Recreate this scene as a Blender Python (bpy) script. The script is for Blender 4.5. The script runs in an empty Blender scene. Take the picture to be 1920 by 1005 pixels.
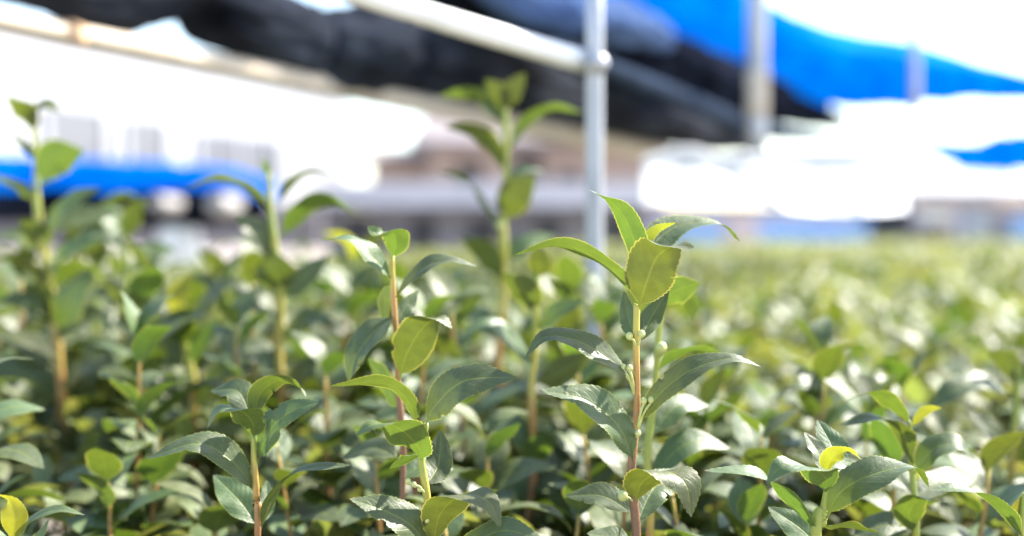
import bpy, math, random
import numpy as np
from mathutils import Vector, noise

random.seed(7)
rng = np.random.default_rng(11)
SC = bpy.context.scene
COL = SC.collection
F = 1920 * 50 / 36.0          # focal length in reference pixels
CAMZ, HOR = 1.05, 440.0


def P(px, py, d):
    return Vector(((px - 960) / F * d, d, CAMZ + (HOR - py) / F * d))


# ------------------------------------------------------------------ materials
def new_mat(name):
    m = bpy.data.materials.new(name)
    m.use_nodes = True
    nt = m.node_tree
    nt.nodes.clear()
    return m, nt, nt.nodes, nt.links


def ramp(ns, stops):
    r = ns.new('ShaderNodeValToRGB')
    while len(r.color_ramp.elements) > 1:
        r.color_ramp.elements.remove(r.color_ramp.elements[-1])
    r.color_ramp.elements[0].position = stops[0][0]
    r.color_ramp.elements[0].color = (*stops[0][1], 1)
    for p, c in stops[1:]:
        e = r.color_ramp.elements.new(p)
        e.color = (*c, 1)
    return r


def math_node(ns, lk, op, a, b=None, c=None):
    n = ns.new('ShaderNodeMath')
    n.operation = op
    for i, v in enumerate((a, b, c)):
        if v is None:
            continue
        if isinstance(v, (int, float)):
            n.inputs[i].default_value = v
        else:
            lk.new(v, n.inputs[i])
    return n.outputs[0]


def mixc(ns, lk, fac, a, b, mode='MIX'):
    n = ns.new('ShaderNodeMix')
    n.data_type = 'RGBA'
    n.blend_type = mode
    if isinstance(fac, (int, float)):
        n.inputs[0].default_value = fac
    else:
        lk.new(fac, n.inputs[0])
    for s, v in ((6, a), (7, b)):
        if isinstance(v, tuple):
            n.inputs[s].default_value = (*v, 1)
        else:
            lk.new(v, n.inputs[s])
    return n.outputs[2]


def leaf_mat(name, top, back, trans, tfac=0.4, rough=0.36, tint_attr=False, edge=(0.30, 0.34, 0.05)):
    m, nt, ns, lk = new_mat(name)
    out = ns.new('ShaderNodeOutputMaterial')
    geo = ns.new('ShaderNodeNewGeometry')
    uv = ns.new('ShaderNodeUVMap')
    sep = ns.new('ShaderNodeSeparateXYZ')
    lk.new(uv.outputs[0], sep.inputs[0])
    u, v = sep.outputs[0], sep.outputs[1]
    av = math_node(ns, lk, 'ABSOLUTE', math_node(ns, lk, 'SUBTRACT', math_node(ns, lk, 'MULTIPLY', v, 2.0), 1.0))
    # lateral veins, slanting forward, and the midrib
    L = math_node(ns, lk, 'SUBTRACT', math_node(ns, lk, 'MULTIPLY', u, 11.0), math_node(ns, lk, 'MULTIPLY', math_node(ns, lk, 'POWER', av, 1.4), 2.6))
    fr = math_node(ns, lk, 'ABSOLUTE', math_node(ns, lk, 'SUBTRACT', math_node(ns, lk, 'FRACT', L), 0.5))
    vein = math_node(ns, lk, 'SMOOTH_MAX', math_node(ns, lk, 'SUBTRACT', 1.0, math_node(ns, lk, 'MULTIPLY', fr, 9.0)), 0.0, 0.2)
    mid = math_node(ns, lk, 'SMOOTH_MAX', math_node(ns, lk, 'SUBTRACT', 1.0, math_node(ns, lk, 'MULTIPLY', av, 13.0)), 0.0, 0.1)
    rim = math_node(ns, lk, 'SMOOTH_MAX', math_node(ns, lk, 'SUBTRACT', math_node(ns, lk, 'MULTIPLY', av, 14.0), 13.0), 0.0, 0.1)
    if tint_attr:
        at = ns.new('ShaderNodeAttribute')
        at.attribute_name = 'tint'
        rnd = at.outputs['Fac']
    else:
        oi = ns.new('ShaderNodeObjectInfo')
        rnd = oi.outputs['Random']
    tc = ns.new('ShaderNodeTexCoord')
    nz = ns.new('ShaderNodeTexNoise')
    nz.inputs['Scale'].default_value = 120
    nz.inputs['Detail'].default_value = 3
    lk.new(tc.outputs['Object'], nz.inputs['Vector'])
    nz2 = ns.new('ShaderNodeTexNoise')
    nz2.inputs['Scale'].default_value = 900
    nz2.inputs['Detail'].default_value = 2
    lk.new(tc.outputs['Object'], nz2.inputs['Vector'])
    base = mixc(ns, lk, geo.outputs['Backfacing'], top, back)
    hs = ns.new('ShaderNodeHueSaturation')
    lk.new(base, hs.inputs['Color'])
    lk.new(math_node(ns, lk, 'MULTIPLY_ADD', rnd, 0.05, 0.465), hs.inputs['Hue'])
    lk.new(math_node(ns, lk, 'ADD', math_node(ns, lk, 'MULTIPLY_ADD', rnd, 0.5, 0.55), math_node(ns, lk, 'MULTIPLY', nz.outputs['Fac'], 0.5)), hs.inputs['Value'])
    c = mixc(ns, lk, math_node(ns, lk, 'MULTIPLY', vein, 0.16), hs.outputs[0], edge)
    c = mixc(ns, lk, math_node(ns, lk, 'MULTIPLY', mid, 0.5), c, edge)
    c = mixc(ns, lk, math_node(ns, lk, 'MULTIPLY', rim, 0.55), c, edge)
    nz3 = ns.new('ShaderNodeTexNoise')
    nz3.inputs['Scale'].default_value = 260
    nz3.inputs['Detail'].default_value = 1
    lk.new(tc.outputs['Object'], nz3.inputs['Vector'])
    spot = math_node(ns, lk, 'SMOOTH_MAX', math_node(ns, lk, 'MULTIPLY_ADD', nz3.outputs['Fac'], 14.0, -10.2), 0.0, 0.1)
    tipm = math_node(ns, lk, 'MULTIPLY', math_node(ns, lk, 'SMOOTH_MAX', math_node(ns, lk, 'MULTIPLY_ADD', u, 22.0, -21.0), 0.0, 0.1), rnd)
    bad = math_node(ns, lk, 'MINIMUM', math_node(ns, lk, 'ADD', spot, tipm), 0.85)
    c = mixc(ns, lk, bad, c, (0.10, 0.06, 0.025))
    pr = ns.new('ShaderNodeBsdfPrincipled')
    lk.new(c, pr.inputs['Base Color'])
    lk.new(math_node(ns, lk, 'ADD', math_node(ns, lk, 'MULTIPLY_ADD', geo.outputs['Backfacing'], 0.25, rough - 0.12), math_node(ns, lk, 'MULTIPLY', nz.outputs['Fac'], 0.24)), pr.inputs['Roughness'])
    pr.inputs['Specular IOR Level'].default_value = 0.55
    bmp = ns.new('ShaderNodeBump')
    bmp.inputs['Strength'].default_value = 0.4
    bmp.inputs['Distance'].default_value = 0.0012
    h = math_node(ns, lk, 'ADD', math_node(ns, lk, 'MULTIPLY', vein, -0.22), math_node(ns, lk, 'MULTIPLY', nz.outputs['Fac'], 1.6))
    h = math_node(ns, lk, 'ADD', h, math_node(ns, lk, 'MULTIPLY', nz2.outputs['Fac'], 0.4))
    h = math_node(ns, lk, 'ADD', h, math_node(ns, lk, 'MULTIPLY', mid, -0.6))
    lk.new(h, bmp.inputs['Height'])
    lk.new(bmp.outputs[0], pr.inputs['Normal'])
    tr = ns.new('ShaderNodeBsdfTranslucent')
    tcx = mixc(ns, lk, math_node(ns, lk, 'MULTIPLY', vein, 0.35), trans, tuple(x * 0.6 for x in trans))
    tcx = mixc(ns, lk, math_node(ns, lk, 'MULTIPLY', rim, 0.6), tcx, (0.75, 0.68, 0.12))
    hs2 = ns.new('ShaderNodeHueSaturation')
    lk.new(tcx, hs2.inputs['Color'])
    lk.new(math_node(ns, lk, 'MULTIPLY_ADD', rnd, 0.04, 0.475), hs2.inputs['Hue'])
    lk.new(math_node(ns, lk, 'ADD', math_node(ns, lk, 'MULTIPLY_ADD', rnd, 0.4, 0.5), math_node(ns, lk, 'MULTIPLY', nz.outputs['Fac'], 0.6)), hs2.inputs['Value'])
    lk.new(hs2.outputs[0], tr.inputs['Color'])
    mx = ns.new('ShaderNodeMixShader')
    mx.inputs[0].default_value = tfac
    lk.new(pr.outputs[0], mx.inputs[1])
    lk.new(tr.outputs[0], mx.inputs[2])
    lk.new(mx.outputs[0], out.inputs[0])
    return m


MAT = {}
MAT['mature'] = leaf_mat('leaf_mature', (0.070, 0.104, 0.040), (0.095, 0.138, 0.034), (0.085, 0.132, 0.010), 0.32, 0.47)
MAT['young'] = leaf_mat('leaf_young', (0.105, 0.140, 0.052), (0.085, 0.122, 0.028), (0.088, 0.130, 0.010), 0.40, 0.48, edge=(0.36, 0.36, 0.06))
MAT['yellow'] = leaf_mat('leaf_yellow', (0.22, 0.225, 0.03), (0.22, 0.225, 0.035), (0.26, 0.265, 0.012), 0.44, 0.52, edge=(0.42, 0.40, 0.08))
MAT['mass'] = leaf_mat('leaf_mass', (0.120, 0.150, 0.058), (0.17, 0.195, 0.060), (0.20, 0.225, 0.035), 0.40, 0.50, tint_attr=True)


def stem_mat():
    m, nt, ns, lk = new_mat('stem_bark')
    out = ns.new('ShaderNodeOutputMaterial')
    at = ns.new('ShaderNodeAttribute')
    at.attribute_name = 'age'
    tc = ns.new('ShaderNodeTexCoord')
    nz = ns.new('ShaderNodeTexNoise')
    nz.inputs['Scale'].default_value = 60
    nz.inputs['Detail'].default_value = 4
    lk.new(tc.outputs['Object'], nz.inputs['Vector'])
    a = math_node(ns, lk, 'ADD', at.outputs['Fac'], math_node(ns, lk, 'MULTIPLY_ADD', nz.outputs['Fac'], 0.5, -0.25))
    r = ramp(ns, [(0.0, (0.27, 0.31, 0.05)), (0.25, (0.44, 0.37, 0.06)), (0.45, (0.42, 0.235, 0.06)), (0.75, (0.31, 0.145, 0.05)), (1.0, (0.18, 0.09, 0.045))])
    lk.new(a, r.inputs[0])
    pr = ns.new('ShaderNodeBsdfPrincipled')
    lk.new(r.outputs[0], pr.inputs['Base Color'])
    pr.inputs['Roughness'].default_value = 0.45
    pr.inputs['Subsurface Weight'].default_value = 0.0
    bmp = ns.new('ShaderNodeBump')
    bmp.inputs['Strength'].default_value = 0.5
    bmp.inputs['Distance'].default_value = 0.0008
    nz2 = ns.new('ShaderNodeTexNoise')
    nz2.inputs['Scale'].default_value = 500
    lk.new(tc.outputs['Object'], nz2.inputs['Vector'])
    lk.new(nz2.outputs['Fac'], bmp.inputs['Height'])
    lk.new(bmp.outputs[0], pr.inputs['Normal'])
    lk.new(pr.outputs[0], out.inputs[0])
    return m


MAT['stem'] = stem_mat()


def plain(name, c1, c2, scale=4.0, rough=0.6, metal=0.0, trans=0.0, transc=None, bump=0.0, stretch=(1, 1, 1), coat=0.0, detail=5.0, spec=0.5, matte=False):
    m, nt, ns, lk = new_mat(name)
    out = ns.new('ShaderNodeOutputMaterial')
    tc = ns.new('ShaderNodeTexCoord')
    mp = ns.new('ShaderNodeMapping')
    mp.inputs['Scale'].default_value = stretch
    lk.new(tc.outputs['Object'], mp.inputs['Vector'])
    nz = ns.new('ShaderNodeTexNoise')
    nz.inputs['Scale'].default_value = scale
    nz.inputs['Detail'].default_value = detail
    lk.new(mp.outputs[0], nz.inputs['Vector'])
    r = ramp(ns, [(0.3, c1), (0.7, c2)])
    lk.new(nz.outputs['Fac'], r.inputs[0])
    pr = ns.new('ShaderNodeBsdfPrincipled')
    lk.new(r.outputs[0], pr.inputs['Base Color'])
    pr.inputs['Roughness'].default_value = rough
    pr.inputs['Metallic'].default_value = metal
    pr.inputs['Specular IOR Level'].default_value = spec
    pr.inputs['Coat Weight'].default_value = coat
    if bump:
        b = ns.new('ShaderNodeBump')
        b.inputs['Strength'].default_value = 0.6
        b.inputs['Distance'].default_value = bump
        lk.new(nz.outputs['Fac'], b.inputs['Height'])
        lk.new(b.outputs[0], pr.inputs['Normal'])
    sh = pr.outputs[0]
    if matte:
        df = ns.new('ShaderNodeBsdfDiffuse')
        df.inputs['Roughness'].default_value = 0.6
        lk.new(r.outputs[0], df.inputs['Color'])
        if bump:
            lk.new(b.outputs[0], df.inputs['Normal'])
        sh = df.outputs[0]
    if trans:
        t = ns.new('ShaderNodeBsdfTranslucent')
        t.inputs['Color'].default_value = (*(transc or c2), 1)
        mx = ns.new('ShaderNodeMixShader')
        mx.inputs[0].default_value = trans
        lk.new(sh, mx.inputs[1])
        lk.new(t.outputs[0], mx.inputs[2])
        sh = mx.outputs[0]
    lk.new(sh, out.inputs[0])
    return m


MAT['bud'] = plain('flower_bud', (0.36, 0.42, 0.12), (0.52, 0.52, 0.20), 200, 0.4)
MAT['galv'] = plain('galvanised_steel', (0.30, 0.31, 0.33), (0.48, 0.49, 0.51), 30, 0.42, 0.35, stretch=(1, 1, 0.2))
MAT['white_pipe'] = plain('weathered_white_pipe', (0.68, 0.68, 0.65), (0.84, 0.84, 0.82), 12, 0.45)
MAT['timber'] = plain('pale_timber', (0.46, 0.37, 0.27), (0.60, 0.51, 0.40), 9, 0.65, stretch=(6, 1, 6), bump=0.002)
MAT['rust'] = plain('rusty_steel', (0.40, 0.24, 0.13), (0.58, 0.40, 0.24), 40, 0.8)
MAT['net'] = plain('black_shade_net', (0.0025, 0.003, 0.0045), (0.075, 0.085, 0.11), 3.5, bump=0.02, stretch=(1, 0.5, 1.6), matte=True)  # grey end of the ramp paints highlights onto the black folds
MAT['net_dark'] = plain('black_plastic', (0.0025, 0.003, 0.0055), (0.018, 0.022, 0.036), 6, bump=0.012, matte=True)
MAT['dark_pipe'] = plain('dark_pipe', (0.025, 0.034, 0.05), (0.05, 0.068, 0.105), 6, matte=True)
MAT['blue'] = plain('blue_tarpaulin', (0.0, 0.05, 0.38), (0.0, 0.27, 0.85), 3.5, trans=0.5, transc=(0.0, 0.52, 1.0), bump=0.03, matte=True)
MAT['blue_sunlit'] = plain('sunlit_thin_tarpaulin', (0.0, 0.20, 0.65), (0.03, 0.32, 0.75), 3, trans=0.75, transc=(0.04, 0.72, 1.0), matte=True)  # sun glowing through one tarp layer, put in as lighter cyan colour
MAT['blue_faded'] = plain('faded_blue_cloth', (0.05, 0.085, 0.19), (0.13, 0.20, 0.38), 6, bump=0.01, matte=True)
MAT['sheet'] = plain('white_sheeting', (0.58, 0.60, 0.66), (0.66, 0.68, 0.74), 6, 0.6, trans=0.72, transc=(0.80, 0.82, 0.88), bump=0.008)
MAT['render_white'] = plain('white_render', (0.34, 0.35, 0.37), (0.42, 0.43, 0.45), 2, 0.75)
MAT['glass_grey'] = plain('curtained_glass', (0.10, 0.105, 0.12), (0.17, 0.175, 0.19), 3, 0.5)
MAT['pink_wall'] = plain('beige_render', (0.36, 0.275, 0.235), (0.48, 0.375, 0.325), 0.8, 0.85)
MAT['brown_roof'] = plain('brown_roof_tiles', (0.13, 0.108, 0.10), (0.25, 0.20, 0.185), 1.2, 0.6)
MAT['grey_roof'] = plain('grey_roof_sheet', (0.03, 0.029, 0.034), (0.105, 0.10, 0.115), 2.2, 0.6, stretch=(1, 1, 4))
MAT['grey_wall'] = plain('grey_boards', (0.10, 0.10, 0.11), (0.25, 0.24, 0.25), 1.6, 0.8, stretch=(1, 1, 3))
MAT['dark'] = plain('dark_opening', (0.012, 0.012, 0.014), (0.03, 0.03, 0.032), 3, 0.6)
MAT['block'] = plain('pinkish_block_wall', (0.34, 0.285, 0.28), (0.62, 0.55, 0.53), 1.5, 0.9)
MAT['crate_blue'] = plain('light_blue_plastic', (0.16, 0.32, 0.62), (0.25, 0.45, 0.75), 5, 0.4)
MAT['pale'] = plain('pale_plastic', (0.62, 0.58, 0.52), (0.75, 0.72, 0.66), 8, 0.4)
MAT['block_dark'] = plain('dull_wall', (0.13, 0.115, 0.115), (0.27, 0.24, 0.24), 1.2, 0.9)
MAT['glint_disc'] = plain('glint_pale', (0.30, 0.28, 0.26), (0.38, 0.36, 0.34), 8, 0.6)  # pale tone of an out-of-focus glint, given as surface colour
MAT['soil'] = plain('dry_soil', (0.30, 0.24, 0.20), (0.46, 0.38, 0.33), 0.6, 0.95)
MAT['bank'] = plain('sandy_bank', (0.16, 0.13, 0.115), (0.40, 0.34, 0.31), 1.8, 0.95, bump=0.03)


# ------------------------------------------------------------------ mesh helpers
def link_mesh(name, verts, faces, mat, parent=None, loc=(0, 0, 0), uvs=None, attr=None, smooth=True):
    me = bpy.data.meshes.new(name)
    me.from_pydata([tuple(v) for v in verts], [], faces)
    if uvs is not None:
        ul = me.uv_layers.new(name='UVMap')
        li = np.empty(len(me.loops), dtype=np.int32)
        me.loops.foreach_get('vertex_index', li)
        ul.data.foreach_set('uv', np.asarray(uvs, dtype=np.float32)[li].ravel())
    if attr:
        a = me.attributes.new(attr[0], 'FLOAT', 'POINT')
        a.data.foreach_set('value', np.asarray(attr[1], dtype=np.float32))
    if smooth:
        me.polygons.foreach_set('use_smooth', [True] * len(me.polygons))
    me.materials.append(mat)
    me.update()
    o = bpy.data.objects.new(name, me)
    COL.objects.link(o)
    o.location = loc
    if parent is not None:
        o.parent = parent
    return o


def tag(o, label=None, cat=None, group=None, kind=None):
    if label:
        o['label'] = label
    if cat:
        o['category'] = cat
    if group:
        o['group'] = group
    if kind:
        o['kind'] = kind
    return o


def empty(name, loc, label=None, cat=None, group=None):
    o = bpy.data.objects.new(name, None)
    o.empty_display_size = 0.05
    COL.objects.link(o)
    o.location = loc
    return tag(o, label, cat, group)


def spline(pts, n):
    """Catmull-Rom through tuples of any length, n samples."""
    p = [np.asarray(q, float) for q in pts]
    if len(p) == 2:
        return [p[0] + (p[1] - p[0]) * i / (n - 1) for i in range(n)]
    p = [2 * p[0] - p[1]] + p + [2 * p[-1] - p[-2]]
    m = len(p) - 3
    out = []
    for i in range(n):
        t = i / (n - 1) * m
        k = min(int(t), m - 1)
        t -= k
        a, b, c, d = p[k:k + 4]
        out.append(0.5 * ((2 * b) + (c - a) * t + (2 * a - 5 * b + 4 * c - d) * t * t + (3 * b - a - 3 * c + d) * t ** 3))
    return out


def arc_param(pts3):
    s = [0.0]
    for a, b in zip(pts3, pts3[1:]):
        s.append(s[-1] + float(np.linalg.norm(b - a)))
    return [x / s[-1] for x in s]


def width(t):
    pet = 0.075
    if t < pet:
        return 0.07
    s = (t - pet) / (1 - pet)
    w = math.sin(math.pi * s ** 0.82) ** 0.85 * (1.0 - 0.10 * s) if 0 < s < 1 else 0.0
    if s > 0.93:
        w = max(w, 0.0)
    return max(0.07 * (1 - s) ** 2, w) if s < 0.5 else max(w, 0.004)


def leaf_geo(mid, half, norms, nl=22, na=7, fold=0.22, camber=0.16, wave=0.05, serr=0.0, seed=0.0):
    """A leaf blade along 3-D points mid; norms = upper-side directions, one per control point."""
    c = spline(mid, nl)
    nn = spline(norms, nl) if len(norms) == len(mid) else spline([norms[min(int(i * len(norms) / len(mid)), len(norms) - 1)] for i in range(len(mid))], nl)
    tt = arc_param(c)
    V, U = [], []
    for i in range(nl):
        T = c[min(i + 1, nl - 1)] - c[max(i - 1, 0)]
        T = T / (np.linalg.norm(T) + 1e-9)
        N = nn[i] - T * float(np.dot(nn[i], T))
        N = N / (np.linalg.norm(N) + 1e-9)
        S = np.cross(T, N)
        w = half * width(tt[i])
        k = math.sin(math.pi * min(1, tt[i] * 1.1))
        for j in range(na):
            s = -1 + 2 * j / (na - 1)
            a = abs(s)
            ww = w
            if serr and a > 0.95 and 0.1 < tt[i] < 0.98:
                ww = w + half * serr * (((tt[i] * 24 + seed) % 1.0) - 0.4)
            if a > .3:
                e_ = noise.noise(Vector((tt[i] * 5 + seed * 9, 3.0 if s > 0 else -3.0, seed)))
                ww *= 1 + .12 * e_ - (.22 * a if serr and noise.noise(Vector((tt[i] * 9 + seed * 31, 5.0 if s > 0 else -5.0, seed * 3))) > .52 else 0)
            wv = wave * half * math.sin(tt[i] * 13 + s * 2 + seed * 5) * a * a * k
            h = a * ww * math.sin(fold) - camber * a * a * ww + wv
            V.append(c[i] + S * (s * ww * math.cos(fold)) + N * h)
            U.append((tt[i], 0.5 + s / 2))
    Fc = [(i * na + j, i * na + j + 1, (i + 1) * na + j + 1, (i + 1) * na + j) for i in range(nl - 1) for j in range(na - 1)]
    return V, Fc, U


def tube_geo(pts, rad, seg=10, n=None, knob=0.0, seed=0.0):
    n = n or max(len(pts) * 5, 8)
    q = spline([tuple(p) + (r,) for p, r in zip(pts, rad)], n)
    V, ts = [], []
    c = [x[:3] for x in q]
    tt = arc_param(c)
    for i in range(n):
        T = c[min(i + 1, n - 1)] - c[max(i - 1, 0)]
        T = T / (np.linalg.norm(T) + 1e-9)
        ref = np.array((0, 1, 0.0)) if abs(T[1]) < 0.9 else np.array((1.0, 0, 0))
        A = np.cross(T, ref)
        A /= np.linalg.norm(A)
        B = np.cross(T, A)
        r = q[i][3]
        if knob:
            fz = min(1.0, tt[i] * 4) * r * 1.5
            c[i] = c[i] + A * fz * noise.noise(Vector((seed + 5, tt[i] * 14, 2))) + B * fz * noise.noise(Vector((seed + 9, tt[i] * 14, 7)))
        if knob:
            r *= 1 + knob * noise.noise(Vector((seed, tt[i] * 18, 0)))
        for k in range(seg):
            a = 2 * math.pi * k / seg
            V.append(c[i] + (A * math.cos(a) + B * math.sin(a)) * r)
            ts.append(tt[i])
    Fc = [(i * seg + k, (i + 1) * seg + k, (i + 1) * seg + (k + 1) % seg, i * seg + (k + 1) % seg) for i in range(n - 1) for k in range(seg)]
    Fc.append(tuple(range(seg)))
    Fc.append(tuple(range((n - 1) * seg, n * seg))[::-1])
    return V, Fc, ts


def box_geo(x0, x1, y0, y1, z0, z1):
    V = [(x, y, z) for z in (z0, z1) for y in (y0, y1) for x in (x0, x1)]
    return V, [(0, 2, 3, 1), (4, 5, 7, 6), (0, 1, 5, 4), (2, 6, 7, 3), (0, 4, 6, 2), (1, 3, 7, 5)]


def join_geo(parts):
    V, Fc = [], []
    for v, f in parts:
        o = len(V)
        V += [tuple(x) for x in v]
        Fc += [tuple(i + o for i in q) for q in f]
    return V, Fc


def sphere_geo(c, r, seg=10, rings=7, squash=1.0):
    V, Fc = [(c[0], c[1], c[2] - r * squash)], []
    for i in range(1, rings):
        a = math.pi * i / rings
        for k in range(seg):
            b = 2 * math.pi * k / seg
            V.append((c[0] + r * math.sin(a) * math.cos(b), c[1] + r * math.sin(a) * math.sin(b), c[2] - r * squash * math.cos(a)))
    V.append((c[0], c[1], c[2] + r * squash))
    top = len(V) - 1
    for k in range(seg):
        Fc.append((0, 1 + (k + 1) % seg, 1 + k))
        Fc.append((top, 1 + (rings - 2) * seg + k, 1 + (rings - 2) * seg + (k + 1) % seg))
        for i in range(rings - 2):
            a0, b0 = 1 + i * seg + k, 1 + i * seg + (k + 1) % seg
            Fc.append((a0, b0, b0 + seg, a0 + seg))
    return V, Fc


# ------------------------------------------------------------------ hand-built shoots
def NW(n):
    return (n[0], -n[2], n[1])       # (right, up, toward viewer) -> world


def shoot(label, d, stem, rpx, leaves, buds=(), young=0.35, name='tea_shoot', fine=True):
    sp = [P(x, y, d + (0 if len(q) < 1 else q[0])) for x, y, *q in [(s[0], s[1], (s[2] if len(s) > 2 else 0.0)) for s in stem]]
    base = sp[0].copy()
    ground = Vector((base.x + 0.01 * math.sin(base.x * 90), base.y + 0.02, 0.0))
    root = empty(name, ground, label, 'tea plant', 'tea shoots rising above the bushes')
    pts = [ground, ground.lerp(base, 0.6)] + sp
    r0 = rpx * d / F
    rad = [r0 * 1.5, r0 * 1.25] + [r0 * (1.1 - 0.38 * i / max(1, len(sp) - 1)) for i in range(len(sp))]
    V, Fc, ts = tube_geo([tuple(p - ground) for p in pts], rad, seg=10, n=60, knob=0.35, seed=base.x * 7)
    zt = sp[-1].z
    zb = sp[0].z
    H = max(zt - zb, 0.03)
    age = [min(1.0, max(0.0, ((zt - (v[2])) / H - young) * 1.1 + 0.32)) for v in V]
    link_mesh('stem', V, Fc, MAT['stem'], root, attr=('age', age))
    for i, L in enumerate(leaves):
        mid, half, ns_ = L[0], L[1], L[2]
        kind = L[3] if len(L) > 3 else 'mature'
        opt = dict(L[4]) if len(L) > 4 else {}
        lab = opt.pop('label', None)
        pts = [P(m[0], m[1], d + (m[2] if len(m) > 2 else 0.0)) for m in mid]
        b = pts[0]
        loc = [np.array(p - b) for p in pts]
        sharp = d < 1.12 and fine
        V, Fc, U = leaf_geo(loc, half * d / F, [NW(n) for n in ns_], nl=110 if sharp else 20, na=11 if sharp else 7,
                            fold=opt.get('fold', 0.25), camber=opt.get('camber', 0.12), wave=opt.get('wave', 0.10),
                            serr=0.075 if sharp else 0, seed=i * 0.37 + base.x)
        o = link_mesh('leaf', V, Fc, MAT[kind], root, loc=b - ground, uvs=U)
        if lab:
            o['label'] = lab
    for bx in buds:
        # (bud x, bud y, radius px, pedicel foot x, foot y, depth offset)
        x, y, r, fx, fy, dz = bx
        c, f = P(x, y, d + dz), P(fx, fy, d)
        midp = (c + f) / 2 + Vector((0, -0.003, 0.002))
        v1, f1 = sphere_geo((0, 0, 0), r * d / F, 12, 8, 1.08)
        v2, f2, _ = tube_geo([tuple(f - c), tuple(midp - c), (0, 0, -r * d / F * 0.7)], [0.0011, 0.0009, 0.0012], 6, 10)
        V, Fc = join_geo([(v1, f1), (v2, f2)])
        link_mesh('flower_bud', V, Fc, MAT['bud'], root, loc=c - ground)
    return root


Y, YL = 'young', 'yellow'
UNDER = (0.15, 0.3, -0.93)

# the sharp main shoot
shoot('sharpest tall tea shoot right of centre, tiny flower buds on its red stem', 1.0,
      [(1193, 1040), (1188, 900), (1192, 780), (1196, 640), (1197, 572)], 7.5, [
    ([(1196, 566, .006), (1194, 475, .02), (1164, 398, .02), (1106, 356, .015)], 34, [(.6, .35, -.75), (.6, .35, -.7), (.55, .4, -.65), (.3, .8, .3)], Y, {'fold': .35}),
    ([(1199, 562, .012), (1206, 470, .02), (1230, 432, .022), (1268, 417, .02)], 16, [(.2, .5, -.8)], YL, {'label': 'small yellow young leaf'}),
    ([(1199, 560, .015), (1222, 470, .045), (1268, 425, .06), (1345, 420, .065), (1388, 452, .06)], 38, [(-.3, .4, .85), (-.2, .55, .8), (-.05, .75, .65), (.3, .85, .15), (.85, .2, -.6)], 'mature', {'fold': .3}),
    ([(1197, 580, 0), (1212, 530, -.014), (1232, 482, -.02), (1264, 462, -.032), (1302, 464, -.04)], 52, [(.28, .12, -.95), (.28, .12, -.95), (.25, .25, -.92), (.02, .97, .1), (-.15, .75, .65)], Y, {'fold': .2, 'camber': .1}),
    ([(1196, 566, 0), (1165, 521, -.004), (1110, 480, -.01), (1045, 459, -.014), (963, 478, -.016)], 30, [(.2, .85, -.4), (.15, .9, -.3), (.1, .9, -.34), (0, .9, -.38), (-.3, .8, -.4)], 'young', {'fold': .3}),
    ([(1197, 646, .008), (1222, 595, .025), (1254, 545, .035)], 24, [(-.35, .2, .9)]),
    ([(1195, 642, .01), (1178, 595, .025), (1170, 545, .035)], 20, [(-.5, .2, .8)]),
    ([(1190, 712, 0), (1150, 678, -.008), (1085, 640, -.014), (1022, 632, -.018), (984, 672, -.018)], 31, [(-.1, .75, .6), (-.1, .75, .62), (-.2, .78, .6), (-.5, .65, .55), (-.8, .2, .55)]),
    ([(1194, 800, 0), (1238, 738, -.008), (1300, 692, -.014), (1372, 672, -.016), (1428, 688, -.014)], 34, [(-.3, .6, .75), (-.25, .65, .7), (-.05, .85, .55), (.1, .92, .4), (.5, .8, .2)]),
    ([(1190, 872, 0), (1160, 800, -.008), (1095, 748, -.016), (1010, 732, -.02)], 42, [(.25, .6, .75), (.2, .6, .75), (.0, .75, .65), (-.2, .85, .4)]),
    ([(1191, 948, 0), (1204, 905, -.012), (1246, 884, -.028), (1286, 908, -.038), (1296, 970, -.042)], 50, [(-.2, .35, -.9), (-.15, .6, -.75), (.1, .95, .1), (.4, .5, .75), (.5, .1, .85)], Y, {'fold': .15}),
    ([(1193, 985, .01), (1228, 915, .035), (1285, 880, .055)], 38, [(-.2, .5, .85)]),
    ([(1190, 965, .01), (1130, 930, .03), (1060, 930, .04)], 34, [(0, .8, .55)]),
    ([(1192, 1040, .0), (1150, 1010, -.0), (1100, 1000, 0)], 30, [(0, .8, .55)]),
], [(1168, 688, 6, 1189, 738, -.004), (1180, 690, 6.5, 1189, 738, -.006), (1178, 706, 5, 1189, 740, 0), (1207, 752, 6.5, 1195, 800, -.005), (1221, 750, 7, 1196, 800, -.004), (1214, 764, 5.5, 1196, 802, 0),
    (1203, 626, 7, 1196, 650, -.006), (1180, 630, 7, 1194, 655, -.003), (1168, 930, 10, 1190, 945, -.004), (1196, 812, 6, 1192, 820, -.01)], young=.12)

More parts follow.
